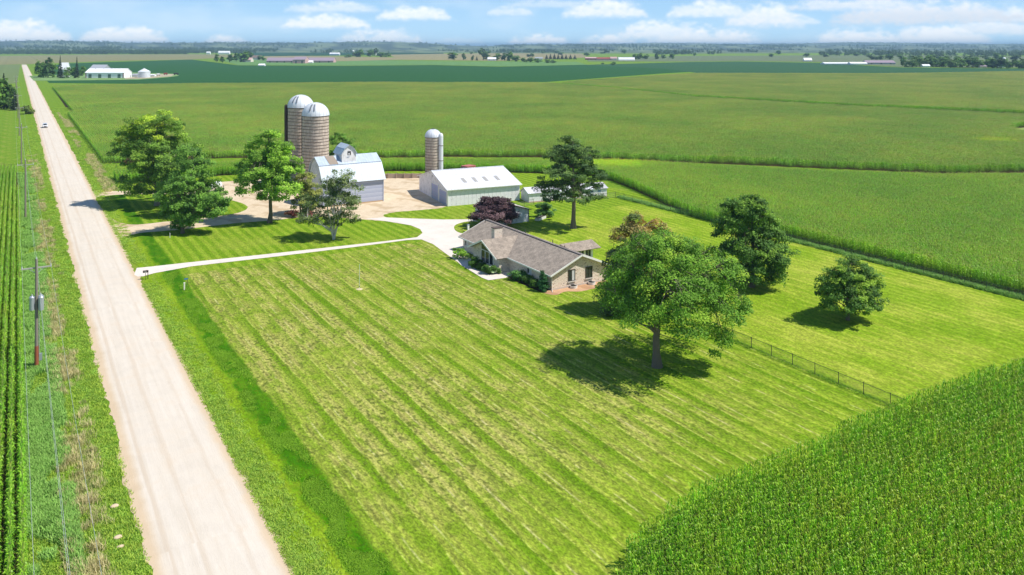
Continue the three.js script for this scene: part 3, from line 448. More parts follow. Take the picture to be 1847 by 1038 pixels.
// simple far trees: a few kinds, each copied
function farTree(seed, h, w, pal, n = 900) { const R = rng(seed), l = []; for (let k = 0; k < 7; k++) { const t = k / 6, a = R() * 6.28, r = w * .24 * (R() + .2); l.push([Math.cos(a) * r, h * (.22 + .6 * t), Math.sin(a) * r, w * (.42 - .2 * t), h * .18, w * (.42 - .2 * t)]); } return growTree({ seed, lobes: l, tr: h * .025, leaves: n, leaf: h * .12, clusters: 60, cr: w * .15, limbs: 4, pal }); }
function farSpruce(seed, h, w) {
  const R = rng(seed), mT = new MB(), mC = new MB(); tube(mT, [[0, -.2, 0, h * .02], [0, h * .97, 0, .03]], 5, [.1, .08, .06]);
  for (let k = 0; k < 46; k++) { const t = Math.pow(k / 46, .9), y = h * (.06 + .93 * t), r = w * .5 * (1 - t) * (.75 + .5 * R()) + .15; for (let b = 0; b < 7; b++) { const a = R() * 6.283, c = mix3([.02, .045, .018], [.04, .075, .03], R()), x = Math.cos(a), z = Math.sin(a), wd = .16 * r + .25, p = mC.v(0, y + h * .02, 0, c), q = mC.v(x * r - z * wd, y - r * .22, z * r + x * wd, c), s = mC.v(x * r * 1.12, y - r * .18, z * r * 1.12, c), e = mC.v(x * r + z * wd, y - r * .3, z * r - x * wd, c); mC.tri(p, q, s); mC.tri(p, s, e); } }
  return [mT.geo(true), mC.geo()];
}
const farKinds = [farTree(51, 16, 13, DEEP), farTree(52, 14, 14, DEEP), farTree(53, 18, 12, [[.05, .10, .025], [.07, .13, .03], [.035, .07, .02]]), farTree(54, 15, 15, [[.07, .13, .03], [.10, .17, .04], [.05, .09, .02]]), farTree(55, 10, 5, DEEP)];
const spruceKinds = [farSpruce(61, 20, 8), farSpruce(62, 18, 7)];
const baseH = [16, 14, 18, 15, 10, 20, 18], baseW = [13, 14, 12, 15, 5, 8, 7];
function farTreeAt(k, u, v, hpx, wpx, name, label, group) {    // base pixel, height and width in pixels
  const [x, z] = G(u, v), s = FL / depthOf(x, z), [tg, cg] = k < 5 ? farKinds[k] : spruceKinds[k - 5], t = thing(name, label, 'tree', [x, 0, z], u * 7 % 6.28, group);
  const sh = hpx / s / baseH[k], sw = wpx / s / baseW[k] * 1.15; t.scale.set(sw, sh, sw); part('trunk', tg, barkMat, t); part('crown', cg, leafMat, t); return t;
}
// ---------- buildings ----------
const brickTex = tex(512, 512, (x, y) => {                    // 4 m of tan brick, courses of 7.8 cm (far too small to tell apart here)
  const r = Math.floor(y / 10), bx = Math.floor((x + (r % 2) * 13) / 26), k = hash2(bx, r + 40), jo = (y % 10 < 1.6) || ((x + (r % 2) * 13) % 26 < 1.6);
  let c = mix3([208, 192, 174], [230, 216, 200], hash2(bx + 3, r)); if (k < .05) c = [120, 96, 80]; else if (k < .2) c = [208, 182, 162]; if (jo) c = [212, 204, 190]; const n = .93 + .14 * hash2(x, y); return [c[0] * n, c[1] * n, c[2] * n];
});
const shingleTex = tex(512, 512, (x, y) => { const r = Math.floor(y / 9), t = Math.floor((x + hash2(r, 3) * 60) / 18), k = hash2(t, r), n = pfbm(x / 64, y / 64, 8, 3); let s = .78 + .22 * k + .25 * (n - .5) + (hash2(x, y) - .5) * .14; if (y % 9 < 1.2) s *= .82; return [176 * s, 161 * s, 145 * s]; });
const brickMat = new THREE.MeshStandardMaterial({ map: brickTex, roughness: .95 }), shingleMat = new THREE.MeshStandardMaterial({ map: shingleTex, roughness: .95 });
const trimMat = M(L3(232, 230, 224), { roughness: .6 }), sillMat = M(L3(206, 200, 190)), darkTrim = M([.02, .022, .025], { roughness: .5 }), blackMat = M([.012, .012, .014], { roughness: .4 });
const glassMat = new THREE.MeshPhysicalMaterial({ color: new THREE.Color(.025, .032, .035), roughness: .06, metalness: 0, specularIntensity: 1 });
const darkFrame = M(L3(74, 66, 60)), blindMat = M(L3(196, 198, 196));
// uv in metres for boxes and extrusions: dominant axis mapping
function uvBox(g, s) { g = g.index ? g.toNonIndexed() : g; g.computeVertexNormals(); const p = g.attributes.position, n = g.attributes.normal, uv = new Float32Array(p.count * 2); for (let k = 0; k < p.count; k++) { const ax = Math.abs(n.getX(k)), ay = Math.abs(n.getY(k)), az = Math.abs(n.getZ(k)); const [a, b] = ax > ay && ax > az ? [p.getZ(k), p.getY(k)] : az > ay ? [p.getX(k), p.getY(k)] : ax > az ? [p.getZ(k), p.getX(k)] : [p.getX(k), p.getZ(k)]; uv[2 * k] = a / s; uv[2 * k + 1] = b / s; } g.setAttribute('uv', new THREE.BufferAttribute(uv, 2)); return g; }
// a roof slab: quad a b c d (a-b along the eave), thickness below, uv along the slope
function slab(a, b, c, d, th, s = 4) {
  const A = [a, b, c, d].map((v) => new THREE.Vector3(...v)), n = new THREE.Vector3().crossVectors(A[1].clone().sub(A[0]), A[3].clone().sub(A[0])).normalize(); if (n.y < 0) n.negate();
  const B = A.map((v) => v.clone().addScaledVector(n, -th)), e = A[1].clone().sub(A[0]).normalize(), f = new THREE.Vector3().crossVectors(n, e), p = [], uv = [];
  const q = (w) => { const o = new THREE.Vector3().crossVectors(w[1].clone().sub(w[0]), w[2].clone().sub(w[0])), c0 = w[0].clone().add(w[1]).add(w[2]).add(w[3]).multiplyScalar(.25).sub(mid); if (o.dot(c0) < 0) w = [w[3], w[2], w[1], w[0]]; for (const k of [0, 1, 2, 0, 2, 3]) { p.push(...w[k].toArray()); uv.push(w[k].dot(e) / s, w[k].dot(f) / s); } };
  const mid = A.concat(B).reduce((m, v) => m.add(v), new THREE.Vector3()).multiplyScalar(1 / 8);
  q(A); q(B); for (let k = 0; k < 4; k++) q([A[k], A[(k + 1) % 4], B[(k + 1) % 4], B[k]]);
  const g = new THREE.BufferGeometry(); g.setAttribute('position', new THREE.Float32BufferAttribute(p, 3)); g.setAttribute('uv', new THREE.Float32BufferAttribute(uv, 2)); g.computeVertexNormals(); return g;
}
// a prism: outline in (x, y), pulled along z from z0 to z1
function prism(pts, z0, z1) { const s = new THREE.Shape(pts.map(([x, y]) => new THREE.Vector2(x, y))); return new THREE.ExtrudeGeometry(s, { depth: z1 - z0, bevelEnabled: false }).translate(0, 0, z0); }
// the same with the outline in (z, y), pulled along x
function prismX(pts, x0, x1) { const s = new THREE.Shape(pts.map(([z, y]) => new THREE.Vector2(-z, y))); return new THREE.ExtrudeGeometry(s, { depth: x1 - x0, bevelEnabled: false }).rotateY(Math.PI / 2).translate(x0, 0, 0); }
// a window in a wall: side 'z' faces +z, 'x' faces -x; centre (a along the wall, y), size, panes across
function windowIn(parent, side, at, a, y, w, h, panes = 2, blind, fm = trimMat) {
  const P = (aw, ah, ad, da, dy, out) => side === 'z' ? box(aw, ah, ad, a + da, y + dy, at + out) : box(ad, ah, aw, at - out, y + dy, a + da);
  const f = part('window', join([P(w + .12, .07, .1, 0, h / 2, .04), P(w + .12, .07, .1, 0, -h / 2, .04), P(.07, h, .1, -w / 2, 0, .04), P(.07, h, .1, w / 2, 0, .04)]), fm, parent);
  for (let k = 0; k < panes; k++) { const pw = w / panes, da = -w / 2 + (k + .5) * pw; part('pane', P(pw - .05, h - .04, .02, da, 0, .02), blind && k === panes - 1 ? blindMat : glassMat, f); if (k) part('mullion', P(.05, h, .08, -w / 2 + k * pw, 0, .045), fm, f); }
  part('sill', P(w + .3, .09, .2, 0, -h / 2 - .09, .08), sillMat, f); return f;
}
{ // ranch house (long axis along the road); local origin at its middle on the ground
  const X = 70.1, Z = -109, h = thing('ranch_house', 'long brick ranch house with grey shingle gable roof and brick chimney', 'house', [X, 0, Z]);
  const x0 = 65.2 - X, x1 = 75 - X, z0 = -122.4 - Z, z1 = -95.5 - Z, ev = 2.45, rg = 4.48;
  part('wall', uvBox(prism([[x0, -.05], [x1, -.05], [x1, ev], [0, rg - .12], [x0, ev]], z0, z1), 4), brickMat, h);
  const ex = 5.55, ey = 2.32, ry = 4.6, za = z0 - .55, zb = z1 + .6;
  part('roof', slab([-ex, ey, za], [-ex, ey, zb], [0, ry, zb], [0, ry, za], .14), shingleMat, h);
  part('roof', slab([ex, ey, za], [ex, ey, zb], [0, ry, zb], [0, ry, za], .14), shingleMat, h);
  part('ridge_cap', join([bar([-.1, ry + .01, za], [-.1, ry + .01, zb], .26, .05), bar([.1, ry + .01, za], [.1, ry + .01, zb], .26, .05)]), M(L3(128, 118, 114)), h);
  for (const s of [-1, 1]) { part('fascia', bar([s * (ex + .03), ey - .1, za], [s * (ex + .03), ey - .1, zb], .07, .2), trimMat, h); for (const z of [za - .03, zb + .03]) part('rake_board', bar([s * ex, ey - .09, z], [0, ry - .09, z], .06, .24), trimMat, h); }
  part('downspout', join([rod([x0 - .06, .1, z1 + .07], [x0 - .06, 2.25, z1 + .07], .045), rod([x0 - .06, .12, z1 + .07], [x0 - .5, .04, z1 + .9], .045)]), trimMat, h);
  part('foundation', box(x1 - x0 + .06, .3, z1 - z0 + .06, (x0 + x1) / 2, .1, (z0 + z1) / 2), M(L3(190, 182, 172)), h);
  windowIn(h, 'z', z1, 68.64 - X, 1.68, 1.15, 1.6, 2, true, darkFrame); windowIn(h, 'z', z1, 71.76 - X, 1.68, 1.15, 1.6, 2, false, darkFrame);
  windowIn(h, 'x', x0, -101.4 - Z, 1.65, 1.2, 1.3, 2, true); windowIn(h, 'x', x0, -97.3 - Z, 1.65, 1.2, 1.3, 2); windowIn(h, 'x', x0, -121.1 - Z, 1.5, 1.1, 1.1, 2, true); windowIn(h, 'x', x0, -117.9 - Z, 1.3, .8, 1.1, 1);
  for (const wx of [68.6, 71.85]) { const w = part('window_well', join([cyl(.55, .55, .4, 16, wx - X, .16, z1 + .55), box(.08, .42, .5, wx - X + .3, .2, z1 + .35)]), M(L3(214, 212, 206), { roughness: .5 }), h); part('well_opening', new THREE.CylinderGeometry(.47, .47, .02, 16).translate(wx - X, .37, z1 + .55), blackMat, w); }
  // front wing with the window wall
  const wz = -111.3 - Z, wx = 63.35 - X, hw = 4.1, pk = 4.28, el = 2.3, ew = 4.65, xe = 62.55 - X;
  part('wing_wall', uvBox(prismX([[wz - hw, -.05], [wz + hw, -.05], [wz + hw, 2.5], [wz, pk - .15], [wz - hw, 2.5]], wx, x0 + .5), 4), brickMat, h);
  for (const s of [-1, 1]) { part('wing_roof', slab([xe, el, wz + s * ew], [-.9, el, wz + s * ew].map((v, k) => k === 0 ? -5.3 : v), [-.75, pk + .02, wz], [xe, pk + .02, wz], .14), shingleMat, h); part('rake_board', bar([xe - .03, el - .08, wz + s * ew], [xe - .03, pk - .07, wz], .06, .24), trimMat, h); }
  const ww = part('window_wall', join([box(.1, .1, 3.9, wx - .05, 2.5, wz + .5), box(.1, .1, 3.9, wx - .05, .62, wz + .5), ...[-1.4, -.1, 1.2, 2.4].map((d) => box(.1, 1.9, .14, wx - .05, 1.56, wz + d))]), trimMat, h);
  for (const d of [-.75, .55, 1.8]) part('pane', box(.04, 1.84, 1.14, wx - .03, 1.56, wz + d), glassMat, ww);
  for (const [a, b] of [[-1.35, -.15], [-.05, 1.15], [1.25, 2.35]]) { const top = (q) => Math.max(2.62, pk - .42 - Math.abs(q) * .425); part('pane', prismX([[wz + a, 2.58], [wz + b, 2.58], [wz + b, top(b)], [wz + a, top(a)]], wx - .05, wx - .02), glassMat, ww); }
  // rear wing
  const rz = -105.85 - Z; part('wing_wall', uvBox(prismX([[rz - 1.6, -.05], [rz + 1.0, -.05], [rz + 1.0, 2.4], [rz, 2.95], [rz - 1.6, 2.4]], x1 - .4, 79.6 - X), 4), trimMat, h);
  for (const s of [-1, 1]) part('wing_roof', slab([5.3, 2.35, rz + s * 1.9], [80.6 - X, 2.35, rz + s * 1.9], [80.1 - X, 3.35, rz], [3.6, 3.35, rz], .12), shingleMat, h);
  for (const a of [77.2, 78.6]) windowIn(h, 'z', rz + 1.0, a - X, 1.5, 1.1, 1.3, 2);
  // chimney
  const ch = part('chimney', uvBox(box(1.5, 2.6, .95, 66.55 - X, 4.1, -113.3 - Z), 4), brickMat, h); part('chimney_cap', box(1.62, .12, 1.06, 66.55 - X, 5.44, -113.3 - Z), M(L3(92, 78, 72)), ch);
  for (const [px, pz, hh] of [[70.9, -117.5, .6], [71.2, -112, .55], [71, -103.8, .5], [70.6, -100, .5], [69.3, -122, .5]]) part('vent_pipe', rod([px - X, ry - Math.abs(px - X) * .41 - .1, pz - Z], [px - X, ry + hh - .3, pz - Z], .06), M(L3(70, 66, 64)), h);
}
// peeling white boards: colour varies along the grain
const peel = (seed, base = [236, 232, 238]) => tex(128, 512, (x, y) => { const n = pfbm(x / 4 + seed, y / 32, 32, 3), m = pfbm(x / 16, y / 128 + seed, 8, 3), k = sst(.66, .74, n) * sst(.46, .66, m); const s = .95 + .08 * hash2(x, y); return mix3(base, [150, 152, 150], k * .9).map((v) => v * s); });
const boardMats = [1, 5, 9, 13].map((s) => new THREE.MeshStandardMaterial({ map: peel(s), roughness: .85 }));
const metalRoofTex = tex(256, 256, (x, y) => { const n = pfbm(x / 32, y / 32, 8, 4), rib = (x % 32 < 3) ? .9 : 1, st = pfbm(x / 8 + 5, y / 128, 32, 3), s = (.95 + .14 * (n - .5)) * rib; return mix3([234, 235, 240], [176, 150, 128], sst(.62, .8, st) * .5 * sst(.4, .7, n)).map((v) => v * s); });
const whiteRoof = new THREE.MeshStandardMaterial({ map: metalRoofTex, roughness: .55, metalness: .1 }), blueRoof = new THREE.MeshStandardMaterial({ map: metalRoofTex, roughness: .5, metalness: 0 }); blueRoof.color.setRGB(.66, .76, .84);
const greyRoof = new THREE.MeshStandardMaterial({ map: metalRoofTex, roughness: .6, metalness: .2 }); greyRoof.color.setRGB(.72, .70, .70);
const wallTex = tex(512, 512, (x, y) => { const n = pfbm(x / 8, y / 64, 64, 4), m = pfbm(x / 64, y / 64, 8, 3), seam = x % 64 < 1.5 ? .88 : 1, s = (1 - .16 * sst(.5, .85, n) - .1 * sst(.45, .8, m)) * seam; return [255 * s, 253 * s, 250 * s]; });
const wallSkin = wallTex.clone(); wallSkin.repeat.set(.25, .25); wallSkin.needsUpdate = true;
const whiteWall = M(L3(234, 232, 238), { roughness: .8, map: wallSkin }), paleBlue = M(L3(204, 210, 220), { roughness: .75, map: wallSkin }), slate = M(L3(150, 160, 182), { roughness: .7 });
{ // machine shed: gable end towards the road
  const [ax, az] = G(807.7, 372.5), [bx, bz] = G(743.3, 345.7), [cx, cz] = G(937.5, 361.3), L = Math.hypot(cx - ax, cz - az), D = Math.hypot(bx - ax, bz - az), turn = -Math.atan2(cz - az, cx - ax);
  const t = thing('machine_shed', 'wide white machine shed with peeling board wall and four roof skylights', 'shed', [ax, 0, az], turn), H = 3.75, R = 6.35;
  part('wall', prismX([[-.12, -.05], [-D, -.05], [-D, H], [-D / 2, R - .1], [-.12, H]], .05, L - .05), whiteWall, t);
  const bg = uvBox(box(.92, H, .05), 1.6); const n = Math.floor(L / .95); for (let k = 0; k < n; k++) { const b = part('board', bg, boardMats[(k * 7 + (k >> 2)) % 4], t); b.position.set((k + .5) * L / n, H / 2 - .03, -.05 + (k % 3) * .006); }
  for (const s of [0, 1]) { const ze = s ? -D - .5 : .5; part('roof', slab([-.4, H - .12, ze], [L + .4, H - .12, ze], [L + .4, R, -D / 2], [-.4, R, -D / 2], .1, 6), whiteRoof, t); }
  part('ridge_cap', bar([-.4, R + .02, -D / 2], [L + .4, R + .02, -D / 2], .5, .06), whiteRoof, t);
  const sl = (R - H + .12) / (D / 2 + .5), qy = (z) => H - .12 + (.5 - z) * sl;
  for (const k of [.30, .45, .60, .77]) { const x = L * k, za = -2.6, zb = -5.0; part('skylight', slab([x - .38, qy(za) + .05, za], [x + .38, qy(za) + .05, za], [x + .38, qy(zb) + .05, zb], [x - .38, qy(zb) + .05, zb], .06), M(L3(168, 164, 158), { roughness: .4 }), t); }
  part('corner_board', join([box(.22, H, .1, .06, H / 2, .0), box(.1, H, .22, -.02, H / 2, -.08)]), trimMat, t); part('eave_trim', bar([-.4, H - .2, .46], [L + .4, H - .2, .46], .08, .16), trimMat, t);
  for (const [z0, z1, h] of [[-11.0, -6.3, 3.5], [-5.5, -.7, 3.0]]) { const d = part('overhead_door', box(.06, h, z1 - z0, .02, h / 2, (z0 + z1) / 2), slate, t); for (let k = 0; k < 6; k++) part('panel', box(.05, h / 6 - .06, z1 - z0 - .12, -.01, (k + .5) * h / 6, (z0 + z1) / 2), M(L3(156 + 8 * (k % 2), 168, 188 + 4 * k), { roughness: .6 }), d); part('frame', join([box(.16, h + .15, .2, -.03, h / 2, z0 - .1), box(.16, h + .15, .2, -.03, h / 2, z1 + .1), box(.16, .18, z1 - z0, -.03, h + .09, (z0 + z1) / 2)]), trimMat, d); }
  part('lamp_bracket', box(.18, .14, .14, -.06, 5.1, -D / 2), darkTrim, t);
}
{ // gambrel barn (corn crib) with a cupola house on the ridge
  const X = 63.4, Z = -175.2, t = thing('gambrel_barn', 'white gambrel-roofed corn crib with pale metal roof and cupola', 'barn', [X, 0, Z]), hl = 6.95;
  const P = [[5.0, -.05], [5.0, 5.35], [3.0, 8.75], [0, 10.3], [-3.0, 8.75], [-5.0, 5.35], [-5.0, -.05]];
  part('wall', prismX(P.map(([z, y]) => [z * .985, y - .1]), -hl, hl), whiteWall, t);
  const slatMats = [0, 1, 2, 3].map((k) => M(L3(170 + 7 * k, 178 + 6 * k, 200 + 4 * k), { roughness: .8 })), sg = box(2 * hl - .1, .2, .07);
  for (let k = 0; k < 22; k++) { const s = part('slat', sg, slatMats[(k * 5) % 4], t); s.position.set(0, .35 + k * .235, 5.03 + (k % 2) * .008); }
  part('foundation', box(2 * hl + .1, .4, 10.2, 0, .1, 0), M(L3(176, 150, 120)), t); for (const s of [-1, 1]) part('corner_board', box(.18, 5.4, .16, s * (hl - .06), 2.6, 5.06), slate, t);
  const e = hl + .35; for (const s of [1, -1]) { part('lower_roof', slab([-e, 5.0, s * 5.65], [e, 5.0, s * 5.65], [e, 8.75, s * 3.08], [-e, 8.75, s * 3.08], .1, 5), blueRoof, t); part('upper_roof', slab([-e, 8.68, s * 3.16], [e, 8.68, s * 3.16], [e, 10.36, 0], [-e, 10.36, 0], .1, 5), blueRoof, t); part('knee_flashing', bar([-e, 8.74, s * 3.16], [e, 8.74, s * 3.16], .1, .06), slate, t); }
  part('patched_roofing', slab([-4.75, 8.86, 2.95], [-2.75, 8.86, 2.95], [-3.0, 10.36, .15], [-5.0, 10.36, .15], .05), M(L3(150, 136, 122)), t).userData.label = 'bare brown patch of missing roof metal';
  // cupola: gable faces +z
  const c = part('cupola', prism([[-1.65, 0], [1.65, 0], [1.65, 1.9], [1.05, 3.0], [0, 3.75], [-1.05, 3.0], [-1.65, 1.9]].map(([x, y]) => [x - .2, y + 9.0]), -2.4, 2.5), whiteWall, t), yb = 9.0, cx = -.2;
  for (const s of [-1, 1]) { part('lower_roof', slab([cx + s * 1.95, yb + 1.7, -2.7], [cx + s * 1.95, yb + 1.7, 2.8], [cx + s * 1.08, yb + 3.1, 2.8], [cx + s * 1.08, yb + 3.1, -2.7], .08, 5), blueRoof, c); part('upper_roof', slab([cx + s * 1.12, yb + 3.07, -2.7], [cx + s * 1.12, yb + 3.07, 2.8], [cx, yb + 3.9, 2.8], [cx, yb + 3.9, -2.7], .08, 5), blueRoof, c); }
  part('window', box(.75, .8, .06, cx + .05, yb + 2.0, 2.52), blackMat, c); part('pane', box(.3, .4, .05, cx - .02, yb + 1.85, 2.56), whiteWall, c); part('sign_board', box(.6, .14, .05, cx - .2, yb + 1.15, 2.52), slate, c);
}
// stave silos
const staveTex = tex(512, 512, (x, y) => { const st = (x % 16 < 1.5), n = pfbm(x / 16, y / 64, 32, 3), m = pfbm(x / 64, y / 32 + 4, 8, 3), k = hash2(Math.floor(x / 16), Math.floor((y + 128 * (Math.floor(x / 16) % 2)) / 256)); let s = .9 + .1 * (k - .5) + .16 * (n - .5); if (st) s *= .93; return mix3([214, 198, 182], [172, 156, 142], sst(.5, .8, m) * .45).map((v) => v * s); });
const staveMat = new THREE.MeshStandardMaterial({ map: staveTex, roughness: .95 }), hoopMat = M(L3(100, 86, 76), { roughness: .8 }), domeMat = M(L3(218, 221, 226), { roughness: .6, metalness: .05 }), domeRib = M(L3(196, 202, 210), { roughness: .45, metalness: .3 });
function silo(label, x, z, r, h, hoops, opt = {}) {
  const t = thing('silo', label, 'silo', [x, 0, z], 0, opt.group), g = new THREE.CylinderGeometry(r, r, h, 40, 1, true).translate(0, h / 2, 0); { const uv = g.attributes.uv; for (let k = 0; k < uv.count; k++) uv.setXY(k, uv.getX(k) * 2 * Math.round(r / 2), uv.getY(k) * h / 6); }
  part('barrel', g, staveMat, t); const hg = new THREE.TorusGeometry(r + .02, .07, 6, 40).rotateX(Math.PI / 2); for (let k = 0; k < hoops; k++) part('hoop', hg, hoopMat, t).position.y = (k + .6) * h / hoops + Math.sin(k * 3.1) * .05;
  const prof = []; for (let k = 0; k <= 12; k++) { const a = k / 12 * Math.PI / 2 * (opt.vent ? .93 : 1); prof.push(new THREE.Vector2(Math.max(.02, Math.cos(a) * (r + .12)), h - .15 + Math.sin(a) * r * 1.0)); }
  const dome = part('dome', new THREE.LatheGeometry(prof, 40), domeMat, t); const rib = []; for (let k = 0; k < 20; k++) { const a = k / 20 * Math.PI * 2; for (let j = 0; j < 10; j++) { const p = prof[j], q = prof[j + 1]; rib.push(bar([Math.cos(a) * p.x, p.y, Math.sin(a) * p.x], [Math.cos(a) * q.x, q.y, Math.sin(a) * q.x], .07)); } } part('rib', join(rib), domeRib, dome); part('rim', new THREE.TorusGeometry(r + .1, .07, 6, 40).rotateX(Math.PI / 2).translate(0, h - .1, 0), domeRib, dome);
  if (opt.vent) part('vent', new THREE.CylinderGeometry(.45, .5, .2, 16).translate(0, h - .15 + r, 0), blackMat, dome);
  if (opt.hatch) for (const da of [-.12, .22]) { const a = opt.hatch + da, b = []; for (let j = 3; j < 8; j++) { const p = prof[j], q = prof[j + 1]; b.push(bar([Math.cos(a) * (p.x + .08), p.y + .05, Math.sin(a) * (p.x + .08)], [Math.cos(a) * (q.x + .08), q.y + .05, Math.sin(a) * (q.x + .08)], .34, .08)); } part('hatch', join(b), M(L3(120, 126, 134), { roughness: .6 }), dome); }
  const ca = opt.chute, cx = Math.cos(ca) * (r + .42), cz = Math.sin(ca) * (r + .42), cm = opt.chuteWhite ? domeMat : M(L3(70, 62, 58));
  const c = part('chute', cyl(opt.cr ?? .5, opt.cr ?? .5, h, 14, cx, h / 2, cz), cm, t); part('chute_hood', new THREE.SphereGeometry((opt.cr ?? .5) * 1.02, 14, 8, 0, 6.284, 0, 1.571).scale(1, 1.6, 1).translate(cx, h, cz), cm, c); if (opt.chuteWhite) for (const y of [h * .4, h * .78]) part('band', new THREE.TorusGeometry((opt.cr ?? .5) + .03, .07, 6, 16).rotateX(Math.PI / 2).translate(cx, y, cz), hoopMat, c);
  return t;
}
{
  const face = Math.atan2(-FZ, -FX), left = Math.atan2(-RZ, -RX), right = Math.atan2(RZ, RX), at = (u, v) => G(u, v);
  const [x1, z1] = at(569, 331), [x2, z2] = at(542, 322), [x3, z3] = at(781, 317);
  silo('tall concrete stave silo standing nearer the barn, one of a joined pair', x1, z1, 3.3, 17.4, 22, { chute: left + .35, hatch: face, cr: .42, group: 'twin silos' });
  silo('tall concrete stave silo standing half behind its twin', x2, z2, 3.3, 18.9, 22, { chute: left - .3, hatch: face + .2, cr: .42, group: 'twin silos' });
  silo('short stave silo with white side chute behind the machine shed', x3, z3, 2.1, 10.6, 14, { chute: right + .5, chuteWhite: true, vent: true, cr: .62 });
}
{ // garage behind the purple maple; gable towards the drive
  const [ax, az] = G(852.5, 389.5), [bx, bz] = G(955.5, 400.7), L = 7.6, D = 9.0, t = thing('garage', 'small pale blue garage with dark trim beside the purple maple', 'garage', [79.6, 0, -135.4]), W = 7.3, H = 2.55;
  part('wall', prism([[0, -.05], [W, -.05], [W, H], [W * .42, 3.75], [0, H]], -8.8, 0), paleBlue, t);
  part('roof', slab([-.35, H - .12, -9.2], [-.35, H - .12, .35], [W * .42, 3.85, .35], [W * .42, 3.85, -9.2], .1), M(L3(196, 178, 166)), t); part('roof', slab([W + .35, H - .12, -9.2], [W + .35, H - .12, .35], [W * .42, 3.85, .35], [W * .42, 3.85, -9.2], .1), M(L3(196, 182, 172)), t);
  for (const [a, b] of [[[-.35, H - .2, .38], [W * .42, 3.77, .38]], [[W + .35, H - .2, .38], [W * .42, 3.77, .38]]]) part('rake_board', bar(a, b, .06, .16), darkTrim, t); for (const x of [.04, W - .04]) part('corner_board', box(.12, H, .06, x, H / 2, .02), darkTrim, t);
  const d = part('overhead_door', box(.06, 2.2, 2.6, -.02, 1.1, -6.4), darkTrim, t); part('door_panel', box(.05, 2.05, 2.4, -.06, 1.05, -6.4), whiteWall, d); part('door_panel', box(.05, 2.05, 2.4, -.03, 1.05, -3.0), whiteWall, d);
}
{ // long low poultry shed east of the machine shed
  const [ax, az] = G(954.2, 366.1), [bx, bz] = G(1094.6, 355.3), L = Math.hypot(bx - ax, bz - az), t = thing('poultry_shed', 'long low white poultry shed with weathered metal roof', 'shed', [ax, 0, az], -Math.atan2(bz - az, bx - ax)), D = 4.7, H = 2.15;
  part('wall', prismX([[-.08, -.05], [-D, -.05], [-D, H - .3], [-D * .55, 2.95], [-.08, H]], 0, L), whiteWall, t);
  const n = 22, bg = uvBox(box(L / n - .03, H - .25, .05), 1.6); for (let k = 0; k < n; k++) { const b = part('board', bg, boardMats[(k * 3) % 4], t); b.position.set((k + .5) * L / n, H / 2 + .12, -.04 + (k % 2) * .008); }
  part('foundation', box(L + .04, .3, .12, L / 2, .1, -.02), M(L3(196, 164, 144)), t);
  const np = 12; for (let k = 0; k < np; k++) { const a = -.3 + k * (L + .6) / np, b = a + (L + .6) / np - .02; part('roof_panel', slab([a, H - .08, .3], [b, H - .08, .3], [b, 3.02 + (k % 2) * .012, -D * .55], [a, 3.02 + (k % 2) * .012, -D * .55], .06), k % 3 ? greyRoof : whiteRoof, t); }
  part('roof', slab([-.3, H - .4, -D - .3], [L + .3, H - .4, -D - .3], [L + .3, 3.0, -D * .55], [-.3, 3.0, -D * .55], .06), greyRoof, t);
  for (const x of [L * .8, L * .9]) { const w = part('window', box(.8, .6, .06, x, 1.45, 0), M(L3(120, 140, 170)), t); part('frame', join([box(.9, .07, .08, x, 1.77, 0), box(.9, .07, .08, x, 1.13, 0)]), trimMat, w); }
}
{ // low bunk wall behind the yard
  const a = G(640, 322), b = G(846, 321), t = thing('bunk_wall', 'low brown plank wall along the back of the gravel yard', 'wall'), n = 14, ms = [M(L3(166, 146, 130)), M(L3(152, 134, 118)), M(L3(178, 158, 142))];
  for (let k = 0; k < n; k++) { const p = k / n, q = (k + .96) / n; part('panel', bar([mix(a[0], b[0], p), .6, mix(a[1], b[1], p)], [mix(a[0], b[0], q), .6, mix(a[1], b[1], q)], .2, 1.2), ms[(k * 5) % 3], t); part('post', box(.24, 1.4, .24, mix(a[0], b[0], p), .68, mix(a[1], b[1], p) + .2), ms[1], t); }
}
// ---------- poles, wires, fences, small things ----------
const woodMat = M(L3(132, 124, 112), { roughness: .95 }), galv = M(L3(176, 182, 188), { roughness: .45, metalness: .5 }), wireMat = M(L3(168, 176, 168), { roughness: .5 }), rustWood = M(L3(150, 84, 58), { roughness: .95 }), insul = M(L3(206, 210, 214), { roughness: .3 });
const poleZ = [-101.5, -190.5, -278, -366, -455, -545, -640, -740], poleX = (z) => 1.85 + (z + 101.5) * .0035;
function pole(z, label, full) {
  const t = thing('utility_pole', label, 'utility pole', [poleX(z), 0, z], 0, 'utility poles along the road');
  part('shaft', new THREE.CylinderGeometry(.13, .19, 11.9, 12).translate(0, 5.95, 0), woodMat, t); const arm = part('crossarm', box(2.9, .14, .12, 0, 10.9, -.2), M(L3(168, 166, 158)), t);
  for (const s of [-1, 1]) { part('brace', bar([s * .75, 10.85, -.22], [0, 10.3, -.16], .05), galv, arm); part('insulator', cyl(.06, .04, .22, 8, s * 1.35, 11.08, -.2), insul, arm); } part('insulator', cyl(.06, .04, .24, 8, 0, 12.0, 0), insul, t);
  if (full) {
    part('base_sleeve', new THREE.CylinderGeometry(.205, .215, 2.2, 12).translate(0, 1.4, 0), rustWood, t); part('meter_box', box(.3, .75, .22, .38, 1.25, 0), galv, t);
    for (const [a, b] of [[-.42, -.05], [.4, -.12], [.42, .35]]) { const c = part('transformer', cyl(.27, .27, 1.35, 16, a, 7.1, b), galv, t); part('lid', cyl(.29, .2, .14, 16, a, 7.84, b), galv, c); part('bushing', cyl(.05, .04, .25, 8, a, 8.0, b), insul, c); }
    part('conduit', rod([.24, 1.4, .1], [.24, 6.4, .1], .035), galv, t);
  }
}
